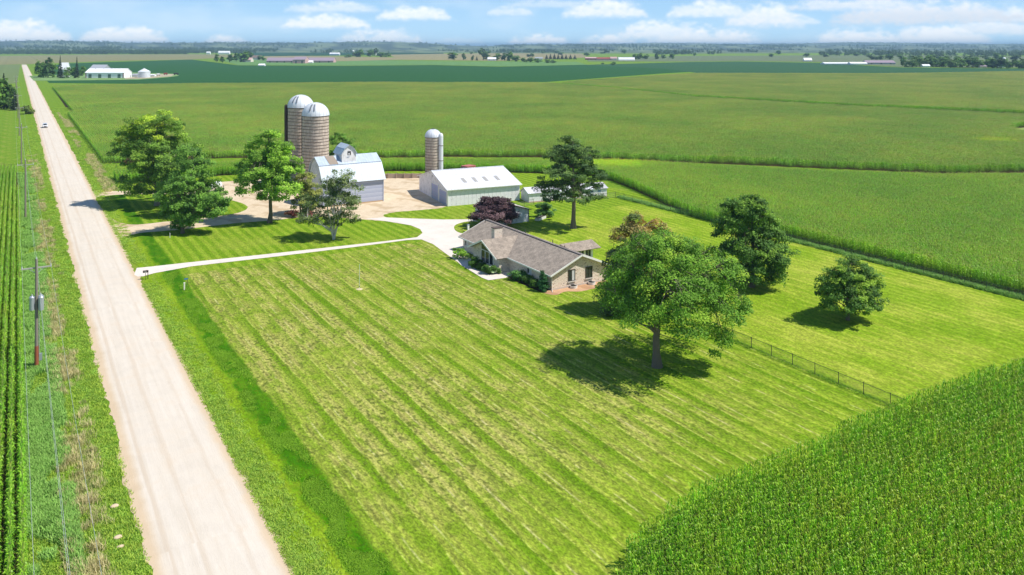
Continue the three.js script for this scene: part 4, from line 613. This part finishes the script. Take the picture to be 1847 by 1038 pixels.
poleZ.forEach((z, k) => pole(z, ['weathered utility pole carrying grey transformers beside the corn rows', 'second utility pole along the road, plain crossarm, past the transformer pole', 'third utility pole along the road, between the plain pole and the white car'][k] ?? 'distant utility pole standing along the gravel road', k === 0));
{ // wires sag between the poles
  const Z = [-12, ...poleZ], run = (off, y, label) => {
    const g = []; for (let k = 0; k + 1 < Z.length; k++) { const pts = []; for (let j = 0; j <= 10; j++) { const t = j / 10, z = mix(Z[k], Z[k + 1], t); pts.push(new THREE.Vector3(poleX(z) + off, y - 4 * 1.1 * t * (1 - t), z)); } g.push(new THREE.TubeGeometry(new THREE.CatmullRomCurve3(pts), 16, .011, 4)); }
    solo('power_line', join(g), wireMat, label, 'wire', [0, 0, 0], 'power lines on the utility poles');
  };
  run(-1.35, 11.15, 'power line wire on the field side crossarm end'); run(0, 12.1, 'power line wire along the pole tops'); run(1.35, 11.15, 'power line wire on the road side crossarm end'); run(.22, 8.9, 'lower neutral wire strung below the crossarms');
}
const meshTex = tex(64, 64, (x, y) => { const a = Math.abs(((x + y) % 32) - 16), b = Math.abs(((x - y + 64) % 32) - 16), w = a > 14.3 || b > 14.3; return w ? [255, 255, 255] : [0, 0, 0]; }, true, false);
const fenceMat = M(L3(120, 124, 122), { roughness: .6, alphaMap: meshTex, transparent: true, side: THREE.DoubleSide });
function chainFence(pts, label, y0 = 1.2) {
  const t = thing('chain_link_fence', label, 'fence'), dark = M(L3(58, 62, 60), { roughness: .6 }), pg = cyl(.035, .035, y0 + .05, 8, 0, y0 / 2, 0), cap = new THREE.SphereGeometry(.05, 8, 6);
  for (let k = 0; k + 1 < pts.length; k++) {
    const [ax, az] = pts[k], [bx, bz] = pts[k + 1], l = Math.hypot(bx - ax, bz - az), n = Math.max(1, Math.round(l / 3.05));
    for (let j = k ? 1 : 0; j <= n; j++) { const p = part('post', pg, dark, t); p.position.set(mix(ax, bx, j / n), 0, mix(az, bz, j / n)); const c = part('post_cap', cap, dark, p); c.position.y = y0 + .03; }
    part('top_rail', rod([ax, y0 - .02, az], [bx, y0 - .02, bz], .025), dark, t); part('bottom_wire', rod([ax, .06, az], [bx, .06, bz], .01, 4), dark, t);
    const g = new THREE.PlaneGeometry(l, y0 - .08); const uv = g.attributes.uv; for (let q = 0; q < 4; q++) uv.setXY(q, uv.getX(q) * l / .2, uv.getY(q) * y0 / .2); g.translate(0, y0 / 2, 0).rotateY(-Math.atan2(bz - az, bx - ax)).translate((ax + bx) / 2, 0, (az + bz) / 2); part('mesh', g, fenceMat, t);
  }
}
chainFence([[72.6, -77], [72.4, -47.8], [72.3, -40]], 'dark chain-link fence crossing the lawn beside the locust tree');
chainFence([[108, -147.4], [117.6, -146.3], [117.9, -110], [118.2, -60], [118.3, -25]], 'chain-link fence along the cornfield at the back lawn');
chainFence([[88.2, -147], [97, -149.2]], 'short chain-link fence by the poultry shed end');
{ // mailbox, road sign, pedestal, posts
  const [mx, mz] = G(262.5, 504.5), m = thing('mailbox', 'dark mailbox on two posts at the driveway mouth', 'mailbox', [mx, 0, mz]); const post = M(L3(72, 58, 48));
  part('post', box(.09, 1.15, .09, .28, .57, 0), post, m); part('post', box(.06, 1.0, .06, -.05, .5, .1), post, m);
  const b = new THREE.Shape(); b.moveTo(-.13, 0); b.lineTo(.13, 0); b.lineTo(.13, .2); b.absarc(0, .2, .13, 0, Math.PI, false); b.lineTo(-.13, 0); const bm = part('box', new THREE.ExtrudeGeometry(b, { depth: .75, bevelEnabled: false }).rotateY(Math.PI / 2).translate(-.4, 1.05, 0), M([.03, .028, .026], { roughness: .5 }), m); part('flag', box(.03, .18, .1, .1, 1.35, .16), M([.3, .03, .02]), bm); part('number_plate', box(.34, .09, .02, -.05, 1.17, .14), M(L3(170, 168, 160)), bm);
  const [sx, sz] = G(336.5, 517.5), s = thing('road_sign', 'small blue address sign on a thin post by the drive', 'sign', [sx, 0, sz]); part('post', rod([0, -.1, 0], [.08, 1.22, 0], .035), M(L3(60, 58, 54)), s); part('plate', box(.5, .17, .03, -.1, 1.15, .03), M(L3(36, 112, 176), { roughness: .5 }), s);
  const [px, pz] = G(332, 523.5), p = thing('utility_pedestal', 'cream square utility pedestal on the lawn by the blue sign', 'pedestal', [px, 0, pz]); part('body', box(.17, .95, .17, 0, .47, 0), M(L3(226, 222, 200)), p); part('cap', box(.21, .12, .21, 0, 1.0, 0), M(L3(236, 232, 214)), p);
  const [fx, fz] = G(648, 522), f = thing('marker_pole', 'thin pale pole standing alone in the front lawn', 'pole', [fx, 0, fz]); part('shaft', rod([0, -.1, 0], [.02, 3.6, 0], .032), M(L3(200, 214, 200)), f); part('base_ring', cyl(.5, .35, .08, 14, 0, .03, 0), M(L3(206, 190, 150)), f); part('bracket', box(.1, .1, .1, 0, .42, 0), darkTrim, f);
  const [tx, tz] = G(306, 429), k = thing('stake', 'short white stake at the shaded lawn edge by the drive', 'stake', [tx, 0, tz]); part('shaft', rod([0, -.05, 0], [0, .8, 0], .05), trimMat, k); part('top', cyl(.065, .03, .06, 8, 0, .83, 0), trimMat, k);
  const [gx, gz] = G(844.5, 419), g = thing('gate_post', 'white square post on the grass island beside the house', 'post', [gx, 0, gz]); part('shaft', box(.3, 1.35, .3, 0, .65, 0), trimMat, g); part('cap', box(.38, .1, .38, 0, 1.38, 0), slate, g);
  for (const [u, v, n] of [[396, 343, 'first yard bollard by the white tank'], [403, 343, 'second yard bollard by the white tank']]) { const [x, z] = G(u, v), q = thing('bollard', 'short post in the gravel yard beside the white tank', 'bollard', [x, 0, z], 0, 'yard bollards'); part('shaft', cyl(.12, .12, 1.2, 10, 0, .6, 0), M(L3(170, 164, 156)), q); part('cap', new THREE.SphereGeometry(.12, 10, 6, 0, 6.284, 0, 1.571).translate(0, 1.2, 0), M(L3(200, 196, 190)), q); }
  const [wx, wz] = G(383, 347), w = thing('storage_tank', 'white rounded tank behind the maples at the yard edge', 'tank', [wx, 0, wz], .5); part('shell', new THREE.CapsuleGeometry(.9, 3.4, 8, 20).rotateZ(Math.PI / 2).translate(0, 1.5, 0), domeMat, w); for (const s of [-1, 1]) part('saddle', box(.25, .9, 1.3, s * 1.2, .4, 0), M(L3(150, 150, 150)), w); part('valve_dome', cyl(.25, .25, .25, 12, 0, 2.45, 0), galv, w);
  const [rx, rz] = G(845, 316), r = thing('red_implement', 'faded red farm implement behind the machine shed', 'implement', [rx, 0, rz], .3), red = M(L3(178, 104, 98)); part('hopper', prismX([[-1, 1.4], [1, 1.4], [1.3, 2.6], [-1.3, 2.6]], -1.6, 1.6), red, r); part('frame', box(4.2, .2, 1.6, 0, 1.2, 0), red, r); for (const [a, b] of [[-1.2, 1], [1.2, 1], [-1.2, -1], [1.2, -1]]) part('wheel', new THREE.CylinderGeometry(.5, .5, .3, 16).rotateX(Math.PI / 2).translate(a, .5, b), blackMat, r); part('hood', box(.9, .7, 1.1, -2.1, 2.0, 0), M(L3(70, 60, 58)), r);
  const [hx, hz] = G(975, 396), pl = thing('planter', 'pale stone planter trough under the green shrub', 'planter', [hx, 0, hz], .5); part('trough', box(3.2, .5, .9, 0, .25, 0), M(L3(206, 204, 198)), pl); part('soil', box(3.0, .04, .7, 0, .51, 0), M([.05, .04, .03]), pl);
  const [ex, ez] = G(938, 401.5), dsh = thing('satellite_dish', 'white satellite dish on a short mast behind the roof', 'dish', [ex, 0, ez]); part('mast', rod([0, -.1, 0], [0, 1.5, 0], .05), galv, dsh); part('bowl', new THREE.SphereGeometry(.55, 16, 6, 0, 6.284, 0, .75).scale(1, .5, 1).rotateX(.9).translate(0, 1.4, .2), trimMat, dsh); part('feed_arm', rod([0, 1.4, .2], [.9, 1.75, .4], .03), trimMat, dsh);
  const R = rng(5); for (const [u, v, s] of [[207, 916, .24], [213, 972, .22], [217, 989, .18]]) { const [x, z] = G(u, v), g2 = new THREE.IcosahedronGeometry(s, 2), q = g2.attributes.position; for (let n = 0; n < q.count; n++) { const k2 = .75 + .5 * vn(q.getX(n) * 4 + u, q.getZ(n) * 4 + q.getY(n) * 3); q.setXYZ(n, q.getX(n) * k2 * 1.3, q.getY(n) * k2 * .6, q.getZ(n) * k2); } g2.computeVertexNormals(); solo('rock', g2, M(L3(206, 184, 154)), 'tan rock lying in the weeds of the far verge', 'rock', [x, .1, z], 'rocks in the verge'); }
}
{ // white car coming along the road
  const [x, z] = G(80.5, 230.5), c = thing('car', 'white car driving along the gravel road', 'car', [x, .1, z]), white = new THREE.MeshPhysicalMaterial({ color: new THREE.Color(.8, .8, .82), roughness: .35, clearcoat: 1 });
  const s = (pts, w, m, n, p) => { const sh = new THREE.Shape(pts.map(([a, b]) => new THREE.Vector2(a, b))); return part(n, new THREE.ExtrudeGeometry(sh, { depth: w, bevelEnabled: true, bevelSize: .06, bevelThickness: .06, bevelSegments: 2 }).rotateY(-Math.PI / 2).translate(w / 2, 0, 0), m, p); };
  const body = s([[-2.3, .35], [2.25, .35], [2.35, .75], [2.2, .98], [1.1, 1.08], [-2.2, 1.12], [-2.35, .8]], 1.75, white, 'body', c); s([[-2.1, 1.12], [1.15, 1.08], [.45, 1.68], [-1.7, 1.72]], 1.45, white, 'cabin', c);
  part('windshield', slab([-.68, 1.16, 1.16], [.68, 1.16, 1.16], [.6, 1.66, .56], [-.6, 1.66, .56], .03).translate(0, .03, .06), glassMat, c); for (const q of [-1, 1]) part('side_window', box(.04, .42, 2.1, q * .8, 1.4, -.6), glassMat, c);
  for (const [a, b] of [[-.85, 1.45], [.85, 1.45], [-.85, -1.4], [.85, -1.4]]) { const w = part('wheel', new THREE.CylinderGeometry(.35, .35, .24, 18).rotateZ(Math.PI / 2).translate(a, .35, b), blackMat, c); part('rim', new THREE.CylinderGeometry(.2, .2, .26, 14).rotateZ(Math.PI / 2).translate(a, .35, b), galv, w); }
  for (const q of [-1, 1]) part('headlight', box(.36, .16, .08, q * .62, .78, 2.37), M([.75, .75, .78], { roughness: .2 }), body); part('grille', box(.8, .26, .06, 0, .68, 2.42), M([.06, .06, .065]), body); part('bumper', box(1.7, .16, .1, 0, .42, 2.36), M([.12, .12, .13]), body);
}
// ---------- far farmsteads ----------
function gableHut(name, label, u, v, wpx, hpx, rpx, wall, roof, o = {}) {      // base centre pixel; wall width, wall height, ridge height in pixels
  const [x, z] = G(u, v), s = FL / depthOf(x, z), L = wpx / s, H = hpx / s, R = rpx / s, D = o.depth ?? Math.max(8, L * .35), t = thing(name, label, o.category ?? 'building', [x, 0, z], o.turn ?? -Math.atan2(RZ, RX), o.group);
  part('wall', prismX([[0, -.1], [-D, -.1], [-D, H], [-D / 2, R - .1], [0, H]], -L / 2, L / 2), wall, t);
  for (const k of [0, 1]) part('roof', slab([-L / 2 - .4, H - .1, k ? -D - .5 : .5], [L / 2 + .4, H - .1, k ? -D - .5 : .5], [L / 2 + .4, R, -D / 2], [-L / 2 - .4, R, -D / 2], .15), roof, t);
  for (let k = 0; k < (o.doors ?? 0); k++) part('door', box(o.dw ?? 3, H * .7, .1, -L / 2 + (k + .5) * L / o.doors, H * .35, .03), o.dm ?? M([.12, .12, .13]), t);
  for (let k = 0; k < (o.windows ?? 0); k++) part('window', box(1.1, 1.2, .1, -L / 2 + (k + .5) * L / o.windows, H * .55, .04), glassMat, t);
  if (o.trim) for (const q of [-1, 1]) part('corner_post', box(.9, H, .1, q * (L / 2 - .8), H / 2, .05), o.trim, t);
  return t;
}
const W = M(L3(232, 234, 236)), WR = M(L3(240, 240, 242), { roughness: .5 }), pink = M(L3(196, 160, 158)), mauve = M(L3(150, 134, 146)), brown = M(L3(120, 104, 96)), redM = M(L3(150, 70, 64)), greyR = M(L3(158, 162, 170)), creamW = M(L3(220, 210, 196));
{
  const t = gableHut('machine_shed', 'long low white machine shed at the next farm up the road', 188, 141, 70, 10, 17, W, WR, { depth: 18, trim: M(L3(160, 110, 96)), doors: 4, dw: 3.2, dm: M(L3(90, 110, 100)), category: 'shed' });
  for (let k = 0; k < 4; k++) part('roof_vent', box(.9, .7, .9, -14 + k * 9, 10.3, -9), greyR, t);
  gableHut('barn', 'grey-roofed barn behind the long white shed', 172, 134, 26, 8, 17, greyR, greyR, { depth: 22, category: 'barn' });
  gableHut('farmhouse', 'white farmhouse between the dark spruces', 112, 139, 13, 14, 26, W, WR, { depth: 9, windows: 2, category: 'house' });
  const [x, z] = G(259.5, 140), b = thing('grain_bin', 'round corrugated steel grain bin beside the far white shed', 'grain bin', [x, 0, z]); part('barrel', cyl(6.2, 6.2, 6.6, 32, 0, 3.3, 0), domeMat, b); part('roof', new THREE.ConeGeometry(6.5, 3.6, 32).translate(0, 8.4, 0), domeMat, b); part('cap', cyl(.7, .7, .5, 12, 0, 10.2, 0), galv, b); for (let k = 1; k < 6; k++) part('band', new THREE.TorusGeometry(6.23, .07, 4, 32).rotateX(Math.PI / 2).translate(0, k * 1.1, 0), domeRib, b);
  gableHut('shed', 'small white shed left of the grain bin', 243, 139, 10, 4, 6, W, greyR, { depth: 5, category: 'shed' }); gableHut('shed', 'low white lean-to right of the grain bin', 274, 138, 8, 3, 4, W, WR, { depth: 5, category: 'shed' });
  const wagon = (label, u, v, m, w) => { const [x, z] = G(u, v), t = thing('farm_wagon', label, 'wagon', [x, 0, z], 0, 'wagons by the far farm'); part('box', prismX([[-1.1, 1], [1.1, 1], [1.4, 2.6], [-1.4, 2.6]], -w / 2, w / 2), m, t); part('tongue', bar([w / 2, .8, 0], [w / 2 + 1.5, .5, 0], .12), galv, t); for (const [a, c] of [[-w / 3, 1], [w / 3, 1], [-w / 3, -1], [w / 3, -1]]) part('wheel', new THREE.CylinderGeometry(.5, .5, .3, 12).rotateX(Math.PI / 2).translate(a, .5, c), blackMat, t); };
  wagon('white wagon at the edge of the far gravel yard', 285, 136.5, W, 3.4); wagon('red wagon at the edge of the far gravel yard', 298, 135.5, redM, 4); wagon('dark low implement at the soybean edge', 317, 135.5, M([.05, .05, .05]), 5); wagon('grey flat wagon beside the far white shed', 232, 140, greyR, 4);
}
// trees: kind, u, base v, height px, width px
const T = (rows, label, group) => rows.forEach(([k, u, v, h, w]) => farTreeAt(k, u, v, h, w, k > 4 ? 'spruce_tree' : 'shade_tree', label, group));
T([[0, 70, 139, 30, 16], [1, 78, 140, 28, 18], [2, 86, 140, 36, 16], [0, 94, 140, 28, 14]], 'dark leafy tree in the windbreak beside the far white farmhouse', 'windbreak trees at the next farm');
T([[5, 108, 141, 42, 9], [6, 138, 141, 40, 8]], 'slender dark spruce rising above the far farm', 'tall spruces at the next farm'); T([[1, 123, 141, 20, 16], [1, 148, 137, 18, 12], [0, 132, 138, 18, 10]], 'low dark tree between the far spruces and shed', 'low trees at the next farm');
T([[0, -6, 198, 60, 34], [5, 6, 197, 66, 24], [3, 17, 197, 46, 22], [6, 26, 199, 36, 14]], 'dense dark tree at the end of the left corn rows', 'dark trees past the left corn');
T([[4, 391, 112, 16, 8], [4, 401, 113, 12, 8], [4, 414, 112, 16, 10], [4, 426, 111, 17, 9], [0, 440, 112, 20, 18], [2, 448, 111, 19, 14], [1, 432, 110, 14, 12]], 'dark tree in the row left of the pink-walled farm', 'trees beside the pink farm');
T([[1, 456, 107, 11, 10], [1, 474, 109, 8, 8], [0, 468, 108, 8, 7]], 'small round tree among the pink farm houses', 'small trees among the farm houses');
T([[0, 650, 103, 15, 13], [1, 642, 103, 10, 14], [0, 668, 102, 13, 14], [2, 676, 101, 14, 10], [1, 686, 103, 9, 14], [1, 698, 103, 8, 14], [1, 628, 104, 6, 12]], 'dark tree around the farm with small silos', 'trees around the middle farm');
T([[0, 817, 107.5, 14, 16], [2, 836, 108, 12, 7], [5, 860, 109, 8, 4], [2, 852, 109, 9, 5], [2, 872, 108, 21, 15], [1, 896, 109, 13, 14], [2, 910, 109, 14, 10], [0, 920, 110, 17, 14], [1, 930, 111, 11, 14], [1, 945, 112, 8, 12], [1, 956, 112.5, 9, 12], [1, 970, 113, 8, 14], [3, 987, 114, 7, 10], [3, 997, 114, 6, 10]], 'leafy tree in the grove around the small white house', 'grove around the small white house');
T([[5, 986, 107, 9, 6], [6, 993, 107, 10, 6], [5, 1000, 107, 11, 6], [6, 1007, 107, 10, 6], [5, 1014, 107, 10, 6], [6, 1021, 107, 9, 6], [5, 1029, 107, 9, 6], [6, 1037, 107, 8, 6]], 'spruce in the straight windbreak beside the red barns', 'spruce windbreak by the red barns');
T([[1, 1146, 107, 10, 10], [0, 1155, 107, 12, 10], [3, 1166, 107, 9, 12], [2, 1184, 107, 11, 8], [3, 1196, 106, 8, 8], [0, 1212, 106, 10, 10]], 'tree beyond the white arched barn', 'trees right of the arched barn');
T([[1, 1107, 117.5, 6, 9], [1, 1087, 116, 3, 6]], 'lone round bush in the green field', 'bushes in the green field');
{ const rows = [], R = rng(77); for (let k = 0; k < 24; k++) rows.push([Math.floor(R() * 4), 1632 + k * 9.2 + R() * 5, 119.5 + k * .1 + R() * 2.2, 13 + R() * 9, 13 + R() * 8]); T(rows, 'leafy tree in the belt beyond the far right cornfield', 'tree belt at far right'); }
{ const rows = [], R = rng(78); for (let k = 0; k < 16; k++) rows.push([Math.floor(R() * 4), 1570 + k * 17 + R() * 9, 107 + R() * 2, 7 + R() * 5, 9 + R() * 6]); T(rows, 'distant leafy tree behind the grey-roofed sheds', 'distant trees at right'); }
{ const rows = [], R = rng(79); for (let k = 0; k < 30; k++) rows.push([Math.floor(R() * 4), 850 + R() * 700, 95 + R() * 8, 4 + R() * 4, 6 + R() * 5]); T(rows, 'lone tree dotted among the pale distant fields', 'scattered distant trees'); }
gableHut('farmhouse', 'white farmhouse beside the row of dark trees', 403, 98, 20, 3, 6, W, WR, { depth: 14, category: 'house' }); gableHut('shed', 'small white shed far left of the white farmhouse', 375, 98, 7, 3, 5, W, WR, { category: 'shed' });
gableHut('farmhouse', 'pink-walled low house with pale roof by the dark trees', 442, 112, 20, 4, 8, creamW, pink, { depth: 18, category: 'house', windows: 3 }); gableHut('farmhouse', 'brown-roofed house next to the long pink barn', 462, 108, 16, 4, 8, creamW, brown, { depth: 16, category: 'house' });
gableHut('livestock_barn', 'long low pink-roofed livestock barn, left wing', 506, 113, 52, 3.5, 9, pink, mauve, { depth: 26, doors: 4, category: 'barn' }); gableHut('livestock_barn', 'tall gabled centre of the long pink livestock barn', 539, 114.5, 22, 7, 12, pink, mauve, { depth: 30, doors: 2, category: 'barn' }); gableHut('livestock_barn', 'long low pink-roofed livestock barn, right wing', 576, 113, 50, 3.5, 9, pink, mauve, { depth: 26, doors: 3, category: 'barn' });
gableHut('hoop_tent', 'small white tent before the pink barn lawn', 471, 119, 11, 1.5, 4, W, WR, { depth: 8, category: 'tent' }); gableHut('hoop_tent', 'white tarp shelter against the pink barn', 557, 114, 13, 2, 5, W, WR, { depth: 8, category: 'tent' });
gableHut('shed', 'pair-roofed white shed in the stubble field', 603, 100, 18, 3, 5, W, WR, { category: 'shed' }); gableHut('shed', 'white shed within the middle farm trees', 672, 100, 12, 3, 6, W, pink, { category: 'shed' });
gableHut('farmhouse', 'small white house in front of the grove', 887, 109.5, 15, 3, 6, W, WR, { depth: 12, category: 'house', windows: 2 }); gableHut('shed', 'grey-roofed shed in the grove', 972, 108, 14, 2.5, 5, creamW, greyR, { category: 'shed' });
gableHut('livestock_barn', 'low red barn beside the spruce windbreak', 1066, 108, 20, 3, 5, redM, pink, { category: 'barn' }); gableHut('livestock_barn', 'red-roofed barn left of the white arched barn', 1090, 108.5, 26, 2.5, 5, pink, redM, { category: 'barn' }); gableHut('livestock_barn', 'pale pink barn end next to the arched barn', 1107, 108.5, 12, 3, 6, creamW, pink, { category: 'barn' });
{ const [x, z] = G(1130, 109), t = thing('arched_barn', 'white arched metal barn right of the red barns', 'barn', [x, 0, z], -Math.atan2(RZ, RX)); part('shell', new THREE.CylinderGeometry(7, 7, 38, 24, 1, false, -Math.PI / 2, Math.PI).rotateZ(Math.PI / 2).rotateX(0), WR, t); part('door', box(.3, 5, 6, 19.1, 2.5, 0), greyR, t); }
gableHut('shed', 'white-roofed shed standing alone in the far right fields', 1458, 110.5, 14, 2, 6, W, WR, { category: 'shed' }); gableHut('livestock_barn', 'long white barn at the far edge of the green field', 1518, 116.5, 60, 2, 4, W, WR, { depth: 20, category: 'barn' }); gableHut('livestock_barn', 'second white barn touching the green field edge', 1550, 117, 30, 2.5, 5, W, WR, { depth: 14, category: 'barn' });
gableHut('livestock_barn', 'long grey-roofed barn before the tree belt', 1590, 116, 52, 3, 7, greyR, mauve, { depth: 22, category: 'barn', doors: 3 }); gableHut('farmhouse', 'white house under the tree belt', 1672, 121.5, 13, 3, 5.5, W, WR, { category: 'house' }); gableHut('farmhouse', 'brown house within the tree belt', 1722, 121.5, 12, 3, 6, brown, brown, { category: 'house' }); gableHut('farmhouse', 'pale house at the foot of the tree belt', 1775, 122.5, 12, 3, 5, creamW, mauve, { category: 'house' }); gableHut('barn', 'white barn with a small silo at the tree belt', 1805, 122, 14, 4, 8, W, WR, { category: 'barn' });
{ const [x, z] = G(1812, 122), t = thing('silo', 'small white silo by the tree belt barn', 'silo', [x, 0, z]); part('barrel', cyl(2.4, 2.4, 14, 16, 0, 7, 0), W, t); part('dome', new THREE.SphereGeometry(2.4, 16, 8, 0, 6.284, 0, 1.571).translate(0, 14, 0), WR, t); const [x2, z2] = G(637, 101), q = thing('silo', 'small grey silo at the middle farm', 'silo', [x2, 0, z2]); part('barrel', cyl(3.2, 3.2, 16, 16, 0, 8, 0), greyR, q); part('dome', new THREE.SphereGeometry(3.2, 16, 8, 0, 6.284, 0, 1.571).translate(0, 16, 0), W, q); }
gableHut('shed', 'tiny white building on the hazy hillside', 264, 93.5, 14, 2, 4, W, WR, { category: 'shed' });

// ---------- woods: masses nobody could count ----------
{
  const kinds = [farTree(71, 15, 13, [[.04, .075, .03], [.055, .095, .035], [.03, .055, .025]], 220), farTree(72, 13, 14, [[.05, .09, .03], [.07, .11, .04], [.03, .06, .02]], 220)].map((g) => g[1]);
  const woods = (label, list) => { const grp = new THREE.Group(); grp.name = numbered('distant_woods'); tag(grp, label, 'woods', null, 'stuff'); scene.add(grp); kinds.forEach((g, k) => { const l = list.filter((_, i) => i % 2 === k), im = shade(new THREE.InstancedMesh(g, leafMat, l.length)), o = new THREE.Object3D(); im.name = 'woodland'; im.userData.kind = 'stuff'; l.forEach(([x, y, z, s], q) => { o.position.set(x, y, z); o.rotation.y = q * 1.7; o.scale.setScalar(s); o.updateMatrix(); im.setMatrixAt(q, o.matrix); }); grp.add(im); }); };
  const R = rng(9), belt = (u0, u1, v0, v1, n, thr = .35) => { const out = []; while (out.length < n) { const u = mix(u0, u1, R()), v = mix(v0, v1, R()); if (fbm(u * .03, v * .6, 3) < thr) continue; const [x, z] = G(u, v); out.push([x, -.3, z, .7 + .7 * R()]); } return out; };
  woods('dark valley woods beyond the pale stubble field at left', [...belt(-150, 340, 94.5, 98.2, 1500, .3), ...belt(250, 460, 94.5, 96.5, 300), ...belt(-150, 250, 89.5, 92.5, 900, .3)]);
  woods('scattered hazy woodland between the distant fields', [...belt(560, 1000, 93, 96, 180, .52), ...belt(900, 1900, 92, 95, 500, .5), ...belt(1180, 1300, 97, 99, 70, .4), ...belt(1480, 1620, 97, 101, 120, .45), ...belt(1600, 2100, 96, 103, 420, .42), ...belt(-200, 2100, 88.5, 91, 900, .55)]);
  const onRidge = (f, n, u0, u1) => { const out = []; while (out.length < n) { const u = mix(u0, u1, R()), t = Math.sqrt(R()); if (fbm(u * .025 + 3, t * 5, 3) < .5 && t < .95) continue; const p = f(u, t); out.push([p[0], p[1] - 1, p[2], .6 + .7 * R()]); } return out; };
  woods('blue wooded hills along the horizon', [...onRidge(ridgeC, 900, -300, 500), ...onRidge(ridgeA, 3000, -350, 2200), ...onRidge(ridgeB, 2200, -350, 2200)]);
}
// ---------- verge weeds and long grass (nobody could count the blades) ----------
function tuftGeo(seed, n, h, spread, w, c0, c1) { const mb = new MB(), R = rng(seed); for (let k = 0; k < n; k++) { const a = R() * 6.283, r = Math.sqrt(R()) * spread, x = Math.cos(a) * r, z = Math.sin(a) * r, hh = h * (.5 + .7 * R()), b = R() * 6.283, l = hh * (.3 + .5 * R()), c = mix3(c0, c1, R()), dx = Math.cos(b), dz = Math.sin(b); const p = mb.v(x - dz * w, 0, z + dx * w, c), q = mb.v(x + dz * w, 0, z - dx * w, c), s = mb.v(x + dx * l * .35 + dz * w * .8, hh * .65, z + dz * l * .35 - dx * w * .8, c), t = mb.v(x + dx * l * .35 - dz * w * .8, hh * .65, z + dz * l * .35 + dx * w * .8, c), e = mb.v(x + dx * l, hh, z + dz * l, c); mb.quad(p, q, s, t); mb.tri(t, s, e); } return mb.geo(); }
const weedMat = new THREE.MeshPhysicalMaterial({ vertexColors: true, roughness: .8, transmission: .35, thickness: 0, side: THREE.DoubleSide, specularIntensity: .2 });
const tufts = { green: [tuftGeo(1, 30, .2, .4, .022, [.30, .46, .05], [.54, .68, .10]), tuftGeo(2, 30, .17, .42, .026, [.24, .44, .06], [.46, .66, .10])], lush: [tuftGeo(3, 30, .11, .42, .024, [.17, .38, .015], [.34, .56, .04])], weed: [tuftGeo(4, 44, .42, .4, .04, [.22, .44, .08], [.40, .62, .16])], straw: [tuftGeo(5, 30, .55, .4, .018, [.55, .48, .22], [.75, .66, .36]), tuftGeo(6, 30, .45, .4, .018, [.42, .44, .16], [.66, .60, .28])] };
function scatter(name, label, geos, n, pick, seed) {
  const R = rng(seed), lists = geos.map(() => []), o = new THREE.Object3D(); let tries = 0, got = 0;
  while (got < n && tries++ < n * 12) { const p = pick(R); if (!p) continue; o.position.set(p[0], 0, p[1]); o.rotation.y = R() * 6.283; const s = (p[2] ?? 1) * (.7 + .6 * R()); o.scale.set(1.1, s, 1.1); o.updateMatrix(); const q = .8 + .4 * R(); lists[got++ % geos.length].push([o.matrix.clone(), q]); }
  const g = new THREE.Group(); g.name = numbered(name); tag(g, label, 'grass', null, 'stuff'); scene.add(g);
  lists.forEach((l, k) => { if (!l.length) return; const im = shade(new THREE.InstancedMesh(geos[k], weedMat, l.length)), c = new THREE.Color(); im.name = 'grass_tuft'; im.userData.kind = 'stuff'; l.forEach(([m, q], i) => { im.setMatrixAt(i, m); im.setColorAt(i, c.setRGB(q, q, q)); }); g.add(im); });
}
const zr = (R, a, b) => -Math.exp(mix(Math.log(a), Math.log(b), R()));        // more of them near the viewer
scatter('verge_grass', 'green grass of the far road verge', tufts.green, 9000, (R) => { const z = zr(R, 48, 420), x = mix(.7, 7.4, R()); return x > 3.2 && x < 5.2 && fbm(x * .5, z * .12, 3) + (R() - .5) * .3 > .54 ? null : [x, z]; }, 1);
scatter('verge_weeds', 'leafy weeds beside the left corn rows', tufts.weed, 6500, (R) => { const z = zr(R, 48, 260), x = mix(.6, 3.6, R()); return fbm(x * .8, z * .2 + 9, 3) > .42 ? [x, z] : null; }, 2);
scatter('dry_grass', 'straw-coloured dry grass strip in the far verge', tufts.straw, 1000, (R) => { const z = zr(R, 48, 300), x = mix(2.9, 5.8, R()); return fbm(x * .5, z * .12, 3) + (R() - .5) * .25 > .5 ? [x, z] : null; }, 3);
scatter('ditch_grass', 'lush dark green grass in the roadside ditch', tufts.lush, 3500, (R) => { const z = zr(R, 46, 134), x = 20.1 + (R() + R() - 1) * 1.2; return fbm(x * .9, z * .35, 3) > .5 ? [x, z] : null; }, 4);
scatter('verge_grass', 'grass along the lawn side road edge', tufts.green, 3000, (R) => { const z = zr(R, 44, 260), x = 15.85 + Math.pow(R(), 2.2) * 2.2; return z < -129 && z > -142 ? null : [x, z, .7]; }, 5);
scatter('verge_grass', 'rough grass between the road and the big cornfield', tufts.green, 5000, (R) => { const z = mix(-215, -520, R()), x = mix(16.2, 25, R()); return [x, z, 1.4]; }, 6);
scatter('dry_grass', 'dry weeds in the verge below the big cornfield', tufts.straw, 900, (R) => { const z = mix(-215, -480, R()), x = 19.5 + (R() - .5) * 3; return fbm(x * .4, z * .07, 3) > .5 ? [x, z] : null; }, 7);
scatter('fence_grass', 'long grass along the back fence', tufts.weed, 1600, (R) => { const z = mix(-146, -45, R()); return [118.6 + (R() - .5) * 1.4, z, .9]; }, 8);
scatter('fence_grass', 'long grass under the lawn fence', tufts.lush, 240, (R) => { const z = mix(-77, -46, R()); return [72.4 + (R() - .5) * .25, z, .7]; }, 9);

renderer.render(scene, camera);
